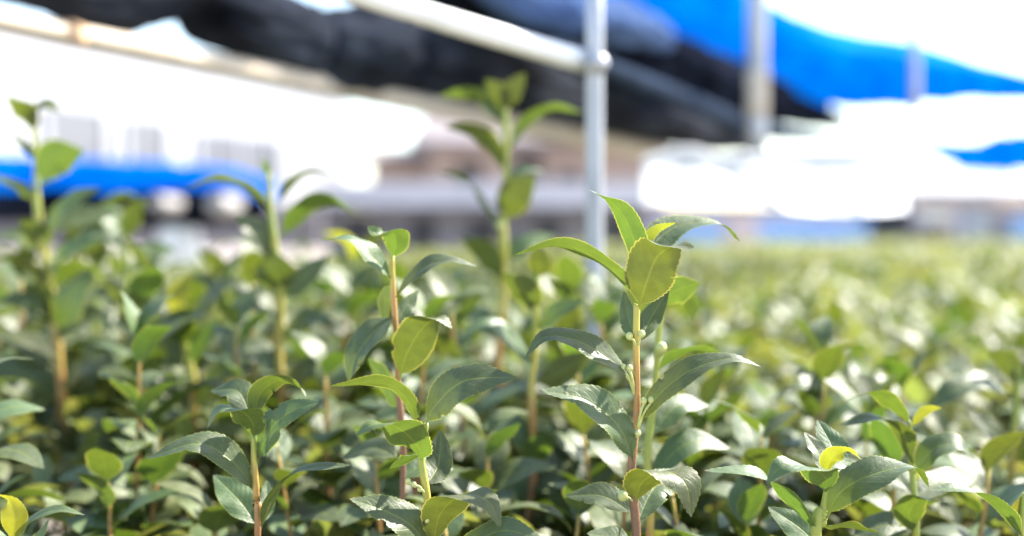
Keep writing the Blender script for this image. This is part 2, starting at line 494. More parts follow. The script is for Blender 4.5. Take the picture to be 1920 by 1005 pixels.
# front centre
shoot('low sharp tea shoot left of centre, big dark leaf reaching up right', 0.985,
      [(812, 1050), (805, 985), (796, 915), (789, 860), (797, 798)], 8, [
    ([(797, 800, 0), (815, 762, -.008), (872, 714, -.016), (968, 707, -.02)], 45, [(-.45, .45, .78), (-.45, .5, .75), (-.35, .6, .75), (-.1, .75, .6)], 'mature', {'fold': .12}),
    ([(782, 802, 0), (768, 757, -.006), (722, 720, -.012), (618, 724, -.014)], 30, [(.3, .75, -.55), (.3, .75, -.5), (.1, .88, -.45), (-.2, .85, -.45)], Y, {'fold': .3}),
    ([(792, 868, 0), (782, 835, -.014), (742, 800, -.03), (700, 795, -.038), (666, 818, -.04)], 42, [(.3, .15, -.95), (.3, .3, -.9), (-.1, .8, -.45), (-.3, .85, .35), (-.6, .5, .6)], Y, {'fold': .12}),
    ([(796, 915, .012), (822, 872, .03), (826, 805, .045)], 30, [(-.1, .35, .95)]),
    ([(813, 1030, 0), (825, 965, -.012), (868, 928, -.026), (915, 940, -.036), (938, 988, -.04)], 42, [(-.3, .3, -.9), (-.2, .55, -.8), (.05, .95, -.05), (.35, .6, .7), (.5, .2, .85)], Y, {'fold': .15}),
    ([(808, 1035, 0), (770, 985, -.008), (715, 955, -.014), (655, 935, -.016)], 40, [(.2, .6, .75), (.15, .65, .72), (0, .75, .65), (-.2, .85, .4)]),
    ([(790, 850, .0), (770, 860, .02), (730, 880, .03)], 26, [(-.2, .75, -.4)]),
    ([(830, 1080, -.01), (890, 1020, -.03), (950, 995, -.04), (1030, 1020, -.045)], 38, [(-.1, .8, .6)]),
], [(765, 902, 5.5, 797, 925, -.004), (776, 908, 5, 797, 925, -.006), (787, 917, 5, 798, 930, -.004), (800, 975, 6, 803, 985, -.01)], young=.6)

# behind it
shoot('slightly soft tall tea shoot left of centre with a cupped leaf at its tip', 1.09,
      [(748, 985), (752, 850), (748, 740), (740, 620), (734, 478)], 6.5, [
    ([(734, 486, 0), (742, 458, -.012), (736, 438, -.02), (712, 440, -.022), (688, 424, -.02)], 29, [(0, .1, -.98), (0, .15, -.97), (-.1, .9, -.2), (-.4, .85, .3), (-.5, .7, .5)], Y, {'fold': .35}),
    ([(736, 525, 0), (705, 488, -.008), (655, 450, -.014), (600, 450, -.014)], 30, [(.35, .65, .65), (.3, .7, .6), (.1, .9, .3), (-.3, .85, -.3)]),
    ([(740, 560, 0), (785, 508, -.006), (840, 488, -.01), (896, 500, -.008)], 27, [(-.3, .8, .5), (-.1, .85, .5), (.1, .9, .4), (.4, .85, .2)]),
    ([(739, 530, .006), (722, 562, .016), (722, 612, .02)], 15, [(-.4, .1, .9)]),
    ([(741, 612, .01), (762, 575, .02), (784, 545, .03)], 17, [(.2, .1, .95)]),
    ([(740, 590, 0), (702, 622, -.01), (670, 665, -.016), (652, 714, -.016)], 40, [(-.5, .55, .7), (-.55, .5, .7), (-.6, .4, .7), (-.6, .2, .75)], 'mature', {'fold': .3}),
    ([(748, 712, 0), (763, 662, -.014), (793, 615, -.026), (822, 596, -.032), (848, 616, -.036)], 40, [(.3, .2, -.93), (.3, .25, -.92), (.2, .7, -.65), (.2, .95, .2), (.5, .6, .6)], Y, {'fold': .2}),
    ([(749, 770, .01), (718, 712, .026), (690, 672, .036)], 30, [(.3, .5, -.8)]),
    ([(750, 860, .006), (700, 840, .02), (640, 858, .03)], 30, [(-.1, .8, .55)]),
    ([(750, 900, .006), (800, 870, .02), (850, 880, .03)], 30, [(.1, .8, .55)]),
], young=.05)

# left front-middle
shoot('sharp short tea shoot in the left third, dark leaf to each side, folded pale top', 1.04,
      [(488, 1050), (484, 935), (479, 870), (476, 820)], 6.5, [
    ([(476, 825, 0), (472, 790, -.014), (445, 768, -.026), (408, 768, -.03), (388, 804, -.03)], 33, [(.1, .15, -.97), (.1, .2, -.95), (-.2, .92, -.05), (-.5, .75, .4), (-.8, .3, .5)], Y, {'fold': .15}),
    ([(476, 800, .004), (486, 742, .006), (522, 714, .004), (558, 722, 0), (574, 744, -.004)], 26, [(-.4, .5, -.75), (-.3, .6, -.7), (0, .8, -.55), (.4, .7, -.4), (.5, .5, .5)], Y, {'fold': .25}),
    ([(475, 800, .01), (448, 735, .026), (395, 732, .04)], 32, [(.1, .75, .65)]),
    ([(482, 870, 0), (508, 805, -.008), (550, 770, -.014), (604, 752, -.016)], 34, [(-.4, .4, .82), (-.35, .45, .8), (-.25, .6, .75), (-.1, .8, .5)]),
    ([(484, 925, 0), (432, 862, -.012), (368, 832, -.02), (276, 860, -.022)], 36, [(.2, .7, .68), (.2, .72, .65), (0, .85, .5), (-.3, .8, .5)]),
    ([(485, 990, .006), (450, 940, .014), (400, 890, .03)], 36, [(.4, .45, .8)]),
    ([(487, 1000, 0), (515, 925, -.01), (565, 882, -.018), (658, 872, -.02)], 30, [(-.5, .75, -.1), (-.4, .8, -.1), (-.2, .9, .15), (.1, .9, .45)]),
    ([(486, 985, .006), (500, 940, .02), (500, 900, .03)], 18, [(.3, .2, .9)]),
], young=.3)

# right front
shoot('sharp low tea shoot at lower right with a bright yellow new leaf', 0.985,
      [(1533, 1050), (1541, 975), (1547, 925), (1549, 884)], 7.5, [
    ([(1547, 930, 0), (1548, 898, -.012), (1515, 876, -.028), (1470, 872, -.038), (1436, 908, -.04)], 38, [(.1, .15, -.98), (.05, .4, -.9), (-.05, .97, .1), (-.15, .8, .6), (-.5, .4, .75)], 'mature', {'fold': .15}),
    ([(1548, 895, .01), (1536, 850, .022), (1508, 810, .03)], 24, [(.45, .35, .8)]),
    ([(1549, 895, .015), (1562, 845, .04), (1532, 786, .06)], 36, [(0, .5, .85)]),
    ([(1549, 888, 0), (1560, 862, -.01), (1588, 846, -.014), (1615, 862, -.014)], 24, [(-.1, .4, -.9), (-.1, .5, -.85), (.2, .85, -.4), (.5, .7, .3)], YL, {'label': 'bright yellow new leaf', 'fold': .35}),
    ([(1547, 975, 0), (1578, 922, -.008), (1640, 888, -.014), (1712, 876, -.014), (1742, 914, -.012)], 44, [(-.35, .55, .76), (-.3, .6, .74), (0, .85, .5), (.4, .85, 0), (.9, .2, -.4)], 'mature', {'fold': .2}),
    ([(1541, 1010, 0), (1485, 945, -.01), (1420, 890, -.018), (1320, 882, -.02)], 32, [(.3, .8, -.25), (.2, .87, -.2), (.0, .93, .2), (-.3, .85, .4)], 'mature', {'fold': .3}),
    ([(1540, 1030, .0), (1500, 990, .02), (1440, 950, .04)], 34, [(-.1, .8, .6)]),
    ([(1545, 985, .0), (1590, 990, .03), (1650, 1000, .06)], 30, [(-.6, .6, .5)]),
], young=.9)

shoot('cropped tea shoot in the bottom right corner with one long arching leaf', 0.99,
      [(1925, 1120), (1922, 1040), (1918, 1000), (1925, 930)], 7, [
    ([(1920, 1010, 0), (1872, 950, -.01), (1810, 918, -.016), (1742, 918, -.016)], 34, [(.3, .8, -.2), (.2, .88, -.2), (0, .93, .2), (-.3, .85, .4)], 'mature', {'fold': .3}),
    ([(1922, 1000, 0), (1908, 960, .0), (1916, 930, .0)], 14, [(0, .2, -.9)], YL, {'label': 'small yellow leaf'}),
    ([(1922, 980, .01), (1960, 930, .02), (2010, 920, .02)], 30, [(0, .7, .6)]),
], young=.6)

shoot('tea shoot behind the sharp lower right one, pale leaves arching left from a yellow stem', 1.12,
      [(1718, 1060), (1713, 920), (1710, 830), (1708, 792)], 7, [
    ([(1710, 870, 0), (1690, 808, -.008), (1640, 784, -.014), (1572, 798, -.014)], 30, [(.3, .6, -.6), (.25, .75, -.3), (0, .93, .2), (-.3, .8, .45)]),
    ([(1708, 797, 0), (1672, 757, -.006), (1630, 738, -.01), (1582, 756, -.01)], 25, [(.3, .7, -.55), (.2, .8, -.45), (0, .9, -.3), (-.3, .85, .1)], Y),
    ([(1709, 800, .002), (1735, 772, .0), (1766, 764, 0)], 14, [(0, .5, -.7)], YL),
    ([(1712, 890, 0), (1750, 842, -.008), (1795, 832, -.012), (1824, 862, -.012)], 36, [(-.2, .75, .6), (-.1, .85, .5), (.2, .85, .45), (.6, .6, .4)]),
    ([(1715, 1000, 0), (1704, 962, -.014), (1725, 935, -.03), (1750, 940, -.04)], 30, [(.1, .1, -.98), (.2, .3, -.9), (.3, .9, 0), (.4, .7, .5)], Y),
    ([(1713, 930, .01), (1670, 890, .03), (1610, 880, .05)], 34, [(0, .8, .6)]),
    ([(1713, 940, .01), (1770, 900, .03), (1830, 900, .05)], 34, [(0, .8, .6)]),
    ([(1714, 990, .0), (1660, 985, .0), (1600, 1000, .0)], 34, [(0, .8, .6)]),
], young=1.0)

shoot('blurred tea shoot by the right edge holding a pale leaf pointing left', 1.38,
      [(1888, 1060), (1896, 880), (1902, 780), (1905, 690)], 8, [
    ([(1900, 745, 0), (1840, 715, -.01), (1790, 730, -.02), (1733, 772, -.02)], 34, [(.1, .85, .45), (0, .88, .45), (-.2, .8, .55), (-.4, .7, .6)]),
    ([(1903, 720, 0), (1890, 680, .0), (1850, 660, 0)], 24, [(.2, .3, -.9)], Y),
    ([(1903, 720, 0), (1930, 690, .0), (1970, 690, 0)], 24, [(0, .7, .6)]),
    ([(1898, 850, 0), (1850, 800, -.01), (1815, 770, -.01)], 30, [(.5, .5, .7)]),
    ([(1898, 870, 0), (1935, 830, -.01), (1990, 830, -.01)], 30, [(0, .8, .5)]),
    ([(1893, 930, 0), (1850, 870, -.01), (1800, 860, -.01)], 30, [(0, .8, .6)]),
], young=.5)

shoot('tea shoot hidden close behind the sharpest shoot, yellow stem and a green round leaf', 1.13,
      [(1218, 1060), (1216, 880), (1228, 720), (1240, 600), (1240, 560)], 7, [
    ([(1240, 575, 0), (1262, 548, -.01), (1312, 530, -.02)], 30, [(.2, .2, -.95)], Y),
    ([(1230, 700, 0), (1262, 668, -.008), (1310, 655, -.012), (1362, 664, -.01)], 22, [(-.2, .8, -.5), (0, .85, -.4), (.2, .85, -.3), (.4, .8, -.2)], Y),
    ([(1226, 760, 0), (1260, 720, .02), (1270, 660, .04)], 22, [(-.3, .3, .9)]),
    ([(1220, 820, 0), (1270, 760, .02), (1330, 760, .04)], 30, [(0, .7, .6)]),
    ([(1218, 900, 0), (1290, 830, .01), (1370, 840, .02)], 34, [(-.1, .8, .6)]),
    ([(1238, 600, 0), (1200, 560, .01), (1182, 480, .02)], 26, [(.2, .4, -.9)], Y),
], [(1240, 652, 10, 1236, 668, -.02)], young=.8)

shoot('cropped tea shoot in the bottom left corner with a small yellow leaf', 0.97,
      [(28, 1120), (24, 1060), (20, 1010)], 7, [
    ([(22, 1018, 0), (26, 972, -.01), (14, 938, -.012), (-20, 925, -.01)], 26, [(-.2, .2, -.95), (-.2, .3, -.9), (-.2, .8, -.4), (-.2, .9, 0)], YL, {'label': 'small yellow leaf', 'fold': .35}),
    ([(24, 1040, 0), (58, 978, -.008), (108, 956, -.012), (160, 966, -.012)], 22, [(-.3, .7, .5), (-.2, .8, .4), (0, .93, .25), (.3, .9, .2)]),
    ([(40, 1080, -.01), (75, 1010, -.02), (92, 972, -.02)], 20, [(-.6, .2, .75)]),
    ([(22, 1035, 0), (-20, 1000, -.01), (-60, 1000, -.01)], 24, [(0, .8, .5)]),
], young=.9)

# the four tall blurred ones
shoot('blurred leaning tea shoot at the far left edge with a thick stem', 1.66,
      [(150, 1060), (135, 895), (118, 750), (100, 620), (85, 470), (76, 370), (62, 240)], 9, [
    ([(61, 248, 0), (50, 215, -.01), (25, 195, -.02), (5, 178, -.02)], 26, [(.3, .1, -.95), (.3, .1, -.95), (.2, .6, -.7), (-.2, .9, -.2)], Y),
    ([(62, 248, 0), (72, 205, -.01), (90, 195, -.015), (112, 212, -.02)], 22, [(-.3, .5, .8), (-.3, .6, .7), (0, .8, .6), (.4, .6, .7)], Y),
    ([(66, 300, 0), (45, 272, 0), (18, 246, 0)], 10, [(-.2, .7, .5)]),
    ([(78, 348, 0), (98, 300, -.01), (158, 282, -.02)], 38, [(.1, .1, -.98), (.15, .2, -.95), (.3, .5, -.8)], Y),
    ([(78, 385, 0), (30, 348, -.01), (-20, 330, -.01)], 20, [(.1, .8, -.5)]),
    ([(84, 440, 0), (120, 388, -.01), (188, 352, -.02)], 30, [(-.3, .65, .7)]),
    ([(86, 440, .01), (140, 410, .03), (230, 400, .04)], 30, [(0, .75, .65)]),
    ([(88, 475, 0), (66, 440, -.01), (38, 412, -.02)], 30, [(.2, .1, -.95)], Y),
    ([(92, 550, 0), (52, 498, -.01), (-10, 482, -.02)], 24, [(.1, .7, -.5)], Y),
    ([(95, 545, 0), (145, 498, -.02), (204, 522, -.03)], 22, [(0, .8, -.5)], Y),
    ([(112, 640, 0), (128, 575, -.02), (172, 500, -.02)], 40, [(-.3, .25, .92)]),
    ([(98, 595, 0), (74, 555, -.01), (42, 535, -.02)], 30, [(.2, .1, -.95)], Y),
    ([(106, 690, 0), (55, 648, -.01), (-20, 625, -.02)], 34, [(.1, .75, .6)]),
    ([(112, 770, 0), (50, 705, -.02), (-30, 690, -.03)], 48, [(.3, .55, .78)]),
    ([(122, 790, 0), (160, 700, .02), (215, 650, .04)], 40, [(-.2, .6, .8)]),
    ([(132, 890, 0), (110, 835, -.02), (98, 768, -.02)], 22, [(.6, .2, .75)]),
    ([(132, 870, 0), (180, 760, -.01), (250, 750, -.02), (275, 800, -.03)], 40, [(-.2, .4, -.9), (-.1, .8, -.5), (.2, .9, .3), (.6, .5, .6)], Y),
    ([(135, 915, 0), (90, 860, .01), (30, 850, .02)], 40, [(0, .75, .6)]),
    ([(92, 520, 0), (130, 470, -.02), (190, 450, -.03)], 34, [(.1, .75, .6)]),
    ([(104, 640, 0), (150, 600, -.02), (215, 590, -.03)], 36, [(.1, .75, .6)]),
    ([(88, 480, 0), (50, 445, .02), (-10, 440, .03)], 32, [(.3, .75, .5)]),
    ([(116, 740, 0), (165, 690, -.02), (235, 690, -.03)], 38, [(.2, .8, .5)]),
    ([(100, 610, 0), (60, 570, -.02), (-5, 560, -.03)], 34, [(.4, .7, .5)]),
], young=.42)

shoot('tall blurred tea shoot in the left third, thin leaves arching below its bare tip', 1.55,
      [(540, 1060), (533, 860), (527, 640), (524, 520), (513, 420), (503, 325)], 8, [
    ([(503, 335, 0), (498, 315, 0), (494, 296, 0)], 9, [(.3, .2, -.9)], Y),
    ([(508, 400, 0), (475, 358, -.01), (415, 334, -.02), (348, 352, -.02)], 20, [(.2, .8, -.5), (.15, .85, -.4), (0, .9, -.35), (-.3, .85, -.3)], Y),
    ([(518, 385, 0), (550, 338, -.005), (588, 322, -.01), (626, 330, -.01)], 15, [(-.2, .8, -.3)]),
    ([(526, 445, 0), (565, 396, -.01), (620, 376, -.015), (672, 404, -.02)], 30, [(-.2, .7, -.65), (-.1, .8, -.55), (.1, .88, -.4), (.4, .8, -.2)], Y),
    ([(520, 490, 0), (485, 440, -.01), (438, 402, -.02)], 32, [(.35, .55, .75)]),
    ([(520, 480, .01), (460, 450, .02), (415, 453, .03), (372, 490, .03)], 18, [(0, .85, .1)]),
    ([(525, 552, 0), (515, 510, -.015), (508, 468, -.02)], 42, [(-.05, .05, -.99)], Y),
    ([(526, 560, 0), (572, 520, -.01), (618, 478, -.01)], 28, [(-.35, .4, .85)]),
    ([(525, 600, 0), (485, 570, -.01), (435, 580, -.02)], 32, [(.3, .75, .5)]),
    ([(527, 640, 0), (570, 600, -.01), (625, 600, -.02)], 32, [(0, .75, .6)]),
    ([(528, 700, 0), (480, 660, -.01), (420, 660, -.02)], 34, [(0, .7, .65)]),
    ([(530, 740, 0), (580, 690, -.01), (640, 690, -.02)], 34, [(0, .7, .65)]),
    ([(533, 880, 0), (580, 830, .0), (640, 840, .0)], 34, [(0, .8, .55)]),
], young=.42)

shoot('tallest blurred tea shoot at the centre, leaves in pairs against the tan rail', 1.66,
      [(922, 1060), (932, 800), (938, 560), (945, 440), (948, 320), (946, 200)], 8, [
    ([(946, 212, 0), (938, 180, -.01), (908, 148, -.015)], 22, [(.2, .1, -.95)], Y),
    ([(947, 212, 0), (958, 175, -.01), (986, 136, -.01)], 22, [(-.3, .1, -.93)], Y),
    ([(945, 235, 0), (920, 195, 0), (905, 165, .01)], 14, [(.3, .3, .9)]),
    ([(944, 235, 0), (895, 178, 0), (822, 180, 0)], 20, [(.1, .75, -.6)], Y),
    ([(949, 290, 0), (985, 232, -.01), (1035, 202, -.015), (1094, 212, -.02)], 20, [(-.3, .75, -.4)], Y),
    ([(947, 325, 0), (922, 272, -.01), (882, 244, -.015), (832, 238, -.02)], 23, [(.3, .6, -.7)], Y),
    ([(941, 430, 0), (905, 380, -.01), (868, 335, -.01), (822, 322, -.01)], 20, [(.2, .75, .4), (.2, .75, .4), (.1, .8, -.3), (-.2, .8, -.6)]),
    ([(947, 415, 0), (965, 368, -.015), (1004, 330, -.02)], 36, [(.15, .1, -.97)], Y),
    ([(948, 340, .01), (980, 318, .02), (1022, 322, .03)], 16, [(-.1, .8, .5)]),
    ([(939, 525, 0), (912, 475, -.01), (866, 448, -.02)], 27, [(.2, .3, -.9)], Y),
    ([(942, 500, .0), (985, 455, .01), (1045, 440, .02)], 24, [(0, .8, .5)]),
    ([(937, 640, 0), (890, 590, .0), (840, 600, .0)], 30, [(0, .75, .6)]),
    ([(935, 720, 0), (880, 690, .0), (840, 720, .0)], 30, [(0, .75, .6)]),
    ([(933, 780, 0), (980, 720, .0), (1040, 730, .0)], 30, [(0, .75, .6)]),
], [(936, 422, 7, 943, 432, -.02)], young=.42)

shoot('blurred tea shoot between the centre pair, small cupped green leaf on top', 1.34,
      [(992, 1060), (997, 930), (1000, 800), (1003, 640), (1008, 515)], 8, [
    ([(1008, 522, 0), (1012, 495, -.012), (1006, 462, -.02)], 25, [(.05, .1, -.98)], Y),
    ([(1006, 590, 0), (985, 548, -.012), (942, 512, -.02)], 30, [(.25, .2, -.93)], Y),
    ([(1006, 620, 0), (1045, 585, -.01), (1098, 562, -.02)], 24, [(-.25, .6, .75)]),
    ([(1002, 690, 0), (960, 640, -.01), (918, 607, -.02), (868, 618, -.02)], 28, [(.2, .7, .65), (.2, .75, .6), (0, .85, .5), (-.4, .7, .5)]),
    ([(1001, 720, .0), (1050, 700, .01), (1110, 660, .02)], 32, [(.2, .4, -.85)], Y),
    ([(999, 880, 0), (1006, 845, -.01), (1040, 815, -.02)], 28, [(.1, .2, -.95)], Y),
    ([(999, 850, 0), (960, 800, .0), (900, 800, .0)], 32, [(0, .8, .6)]),
    ([(997, 930, 0), (1060, 890, .0), (1120, 910, .0)], 36, [(0, .8, .6)]),
    ([(996, 960, 0), (950, 910, .0), (880, 930, .0)], 36, [(0, .8, .6)]),
], young=.35)

shoot('blurred bushy tea shoot in the left quarter, dark arching leaves round a green cup', 1.55,
      [(372, 1060), (368, 900), (358, 720), (345, 640), (340, 600)], 9, [
    ([(345, 650, 0), (340, 610, -.02), (352, 575, -.03)], 40, [(0, .1, -.98)], Y),
    ([(350, 680, 0), (385, 630, -.02), (415, 600, -.03)], 28, [(-.5, .3, .8)]),
    ([(345, 640, 0), (390, 560, -.01), (440, 535, -.02), (498, 590, -.02)], 26, [(-.2, .7, .6), (0, .85, .5), (.3, .8, .5), (.7, .5, .5)]),
    ([(342, 620, .02), (300, 560, .03), (240, 550, .04)], 34, [(0, .8, .55)]),
    ([(350, 690, 0), (290, 640, -.01), (215, 600, -.02)], 40, [(-.2, .5, .8)]),
    ([(356, 760, 0), (280, 700, -.01), (180, 690, -.02)], 36, [(0, .75, .6)]),
    ([(358, 770, 0), (420, 700, -.01), (480, 690, -.02)], 36, [(0, .75, .6)]),
    ([(366, 900, 0), (300, 830, -.01), (210, 850, -.02), (185, 890, -.02)], 40, [(0, .75, .6)]),
    ([(368, 930, 0), (330, 920, -.03), (250, 960, -.05)], 44, [(-.3, .6, .75)]),
    ([(341, 610, 0), (330, 560, 0), (360, 510, 0)], 22, [(.2, .3, -.9)], YL),
], young=.3)

shoot('small blurred tea shoot behind the far left one, single dark upright leaf', 1.95,
      [(188, 1060), (184, 760), (178, 560), (175, 485)], 9.5, [
    ([(175, 500, 0), (172, 455, -.02), (172, 408, -.03)], 34, [(0, .05, -.99)], Y),
    ([(176, 520, 0), (215, 440, .0), (262, 420, .0)], 24, [(-.2, .8, .5)]),
    ([(177, 540, 0), (140, 500, .0), (90, 500, .0)], 24, [(0, .8, .5)]),
    ([(175, 500, 0), (200, 400, .0), (235, 365, .0), (275, 380, 0)], 22, [(0, .8, -.3)], Y),
    ([(180, 620, 0), (240, 590, .0), (290, 600, .0)], 34, [(0, .8, .5)]),
    ([(181, 640, 0), (130, 620, .0), (70, 640, .0)], 34, [(0, .8, .5)]),
], young=.5)

shoot('blurred tea shoot with pale leaves just right of the far left stem', 1.85,
      [(262, 1060), (258, 760), (244, 560), (236, 440)], 9, [
    ([(236, 455, 0), (205, 405, 0), (160, 400, 0)], 30, [(.2, .75, .5)]),
    ([(236, 450, 0), (250, 400, -.01), (275, 375, -.01)], 22, [(-.2, .4, -.85)], Y),
    ([(238, 480, 0), (200, 440, -.02), (140, 440, -.02)], 34, [(.2, .8, .45)]),
    ([(240, 520, 0), (285, 470, -.01), (330, 470, -.01)], 28, [(-.2, .7, .6)]),
    ([(244, 570, 0), (210, 540, -.01), (170, 560, -.01)], 28, [(.2, .7, .6)]),
    ([(248, 620, 0), (300, 580, -.01), (350, 590, -.01)], 32, [(-.2, .7, .6)]),
    ([(252, 690, 0), (200, 650, -.01), (150, 660, -.01)], 34, [(.2, .7, .6)]),
], young=.4)

shoot('blurred tea shoot standing between the two tall left stems', 1.9,
      [(430, 1060), (428, 760), (424, 600), (418, 520)], 9, [
    ([(418, 530, 0), (400, 490, 0), (370, 470, 0)], 22, [(.2, .4, -.85)], Y),
    ([(418, 530, 0), (440, 490, 0), (475, 480, 0)], 22, [(-.2, .7, .5)]),
    ([(422, 570, 0), (380, 530, -.01), (335, 540, -.01)], 30, [(.2, .7, .6)]),
    ([(424, 600, 0), (460, 560, -.01), (505, 580, -.01)], 30, [(-.2, .7, .6)]),
    ([(426, 660, 0), (390, 620, -.01), (340, 630, -.01)], 32, [(.2, .7, .6)]),
    ([(427, 700, 0), (470, 660, -.01), (520, 670, -.01)], 32, [(-.2, .7, .6)]),
], young=.4)

shoot('blurred yellowish tea shoot just left behind the cupped-tip shoot', 1.8,
      [(668, 1060), (670, 760), (672, 600), (674, 480)], 8.5, [
    ([(674, 500, 0), (650, 450, 0), (605, 436, 0)], 18, [(.2, .7, -.6)], YL),
    ([(674, 500, 0), (695, 455, 0), (735, 440, 0)], 18, [(-.2, .7, -.6)], Y),
    ([(672, 560, 0), (630, 520, 0), (580, 490, 0)], 26, [(.2, .7, .5)]),
    ([(672, 600, 0), (720, 570, 0), (780, 570, 0)], 26, [(-.2, .7, .5)]),
    ([(671, 640, 0), (620, 600, 0), (560, 600, 0)], 30, [(.2, .7, .5)]),
    ([(671, 700, 0), (700, 650, 0), (750, 640, 0)], 30, [(-.2, .7, .5)]),
], young=.8)


# ------------------------------------------------------------------ repeated shoots
def make_proto(k):
    r = random.Random(100 + k)
    H = 0.27 + 0.04 * r.random()
    z0 = 0.64
    root = empty('tea_shoot', (0, 0, 0))
    lean = (r.uniform(-.03, .03), r.uniform(-.03, .03))
    pts = [(0, 0, 0), (0, 0, z0 * 0.6), (0, 0, z0), (lean[0] * .4, lean[1] * .4, z0 + H * .5), (lean[0], lean[1], z0 + H)]
    V, Fc, ts = tube_geo(pts, [.0048, .004, .0031, .0024, .0013], 7, 26, knob=.2, seed=k)
    age = [min(1, max(0, ((z0 + H - v[2]) / H - .1) * 1.3 + .42)) for v in V]
    link_mesh('stem', V, Fc, MAT['stem'], root, attr=('age', age))
    n = r.randint(19, 22)
    for i in range(n):
        f = (1 - i / n) ** .85
        z = z0 + H * min(1, (-0.05 + 1.1 * f)) - 0.006 * min(i, 3)
        az = i * 2.4 + r.uniform(-.5, .5) + k
        kk = f
        bx, by = lean[0] * min(1, kk * kk), lean[1] * min(1, kk * kk)
        L = (0.055 + 0.036 * min(1, 2.2 * (1 - f))) * r.uniform(.8, 1.15)
        up = r.uniform(.45, 1.1) if i > 2 else r.uniform(.9, 1.35)
        bend = r.uniform(.6, 1.7)
        p = np.array((bx, by, z))
        mid = [p.copy()]
        ang = up
        nrm = []
        o = np.array((math.cos(az), math.sin(az), 0))
        up3 = np.array((0, 0, 1.0))
        for s in range(4):
            nrm.append(-o * math.sin(ang) + up3 * math.cos(ang))
            if s < 3:
                p = p + (o * math.cos(ang) + up3 * math.sin(ang)) * L / 3
                mid.append(p.copy())
                ang -= bend / 3
        b = mid[0]
        tw = np.cross(o, up3) * r.uniform(-.5, .5)
        nrm = [q + tw * (j / 3) for j, q in enumerate(nrm)]
        V, Fc, U = leaf_geo([m - b for m in mid], L * r.uniform(.22, .30), nrm, 13, 5, fold=r.uniform(.1, .4), seed=i * .7 + k)
        kind = 'young' if (i < 2 and k % 3) or r.random() < .15 else 'mature'
        if i == 0 and k == 50:
            kind = 'yellow'
        link_mesh('leaf', V, Fc, MAT[kind], root, loc=tuple(b), uvs=U)
    return root


def copy_thing(src):
    c = src.copy()
    COL.objects.link(c)
    for ch in src.children:
        d = ch.copy()
        d.parent = c
        COL.objects.link(d)
    return c


def field_end(x, y):
    """depth at which the planted field ends, in the direction of (x, y)"""
    px = 960 + F * x / max(y, .1)
    return float(np.interp(px, [560, 700, 1000, 1400, 1950], [6.0, 8.0, 13.0, 18.0, 24.0]))


def canopy_top(px, d):
    near = np.interp(px, [0, 700, 1200, 1900], [-0.062, -0.075, -0.125, -0.15])
    far = np.interp(px, [0, 700, 1200, 1900], [-0.085, -0.09, -0.095, -0.09])
    t = np.clip((d - 1.2) / 4.0, 0, 1)
    return CAMZ + near * (1 - t) + far * t


protos = [make_proto(k) for k in range(8)]
spots = []
fixed = [(1104, 1.52, 512), (1126, 1.6, 518), (1117, 1.45, 560), (150, 2.0, 455), (40, 2.2, 465), (290, 2.05, 500), (600, 2.0, 495), (785, 2.0, 500), (880, 2.1, 490), (1060, 2.0, 500), (200, 1.75, 520), (20, 1.72, 500), (1240, 2.2, 520), (1082, 1.5, 525), (1138, 1.6, 540), (1112, 1.38, 610), (585, 1.36, 610), (430, 1.48, 560), (245, 1.75, 540), (300, 1.75, 505),
         (860, 1.5, 555), (800, 1.7, 530), (560, 1.75, 530), (1330, 1.5, 640), (10, 1.8, 560), (470, 1.9, 520), (640, 1.6, 560), (1290, 1.75, 580), (20, 1.25, 890), (250, 1.25, 800),
         (600, 1.2, 790), (890, 1.24, 740), (1120, 1.2, 760), (1420, 1.25, 760), (1620, 1.3, 700), (1500, 1.45, 650), (660, 1.2, 800), (200, 1.2, 880), (320, 1.17, 930), (890, 1.17, 880), (1060, 1.16, 880), (1290, 1.17, 860), (1390, 1.18, 900), (1660, 1.2, 850), (1800, 1.2, 860)]
for a_, d_, y_ in fixed:
    spots.append(((a_ - 960) / F * d_, d_, a_, y_))
r = random.Random(5)
tries = 0
while len(spots) < 288 and tries < 20000:
    tries += 1
    d = 1.16 + (5.2 - 1.16) * r.random() ** 1.25
    px = r.uniform(-160, 2080)
    x = (px - 960) / F * d
    if d > field_end(x, d) - .2:
        continue
    if any(abs(px - q) < w_ and d < dd for q, dd, w_ in ((105, 1.7, 120), (528, 1.6, 75), (930, 1.7, 60), (1000, 1.38, 60), (360, 1.58, 75))):
        continue
    if d > 3.2 and r.random() < .3:
        continue
    if any((x - a) ** 2 + (d - b) ** 2 < (.05 + .018 * d) ** 2 for a, b, *_ in spots):
        continue
    spots.append((x, d, px))
for i, (x, d, px, *fy) in enumerate(spots):
    o = protos[i] if i < len(protos) else copy_thing(protos[i % len(protos)])
    s = r.uniform(.92, 1.0)
    o.location = (x, d, 0)
    top = canopy_top(px, d) + r.uniform(-.045, .02) + (0.035 if r.random() < .16 else 0)
    if fy:
        top = CAMZ + (HOR - fy[0]) / F * d
    ztip = 0.64 + 0.29 + 0.03
    o.scale = (1, 1, 1)
    o.location.z = 0
    sc = top / ztip
    o.scale = (r.uniform(.9, 1.2),) * 2 + (sc,)
    o.rotation_euler = (r.uniform(-.03, .03), r.uniform(-.03, .03), r.uniform(0, 6.28))
    tag(o, 'out-of-focus leafy tea shoot in the crowd filling the field behind the taller shoots', 'tea plant', 'crowded tea shoots of the field')


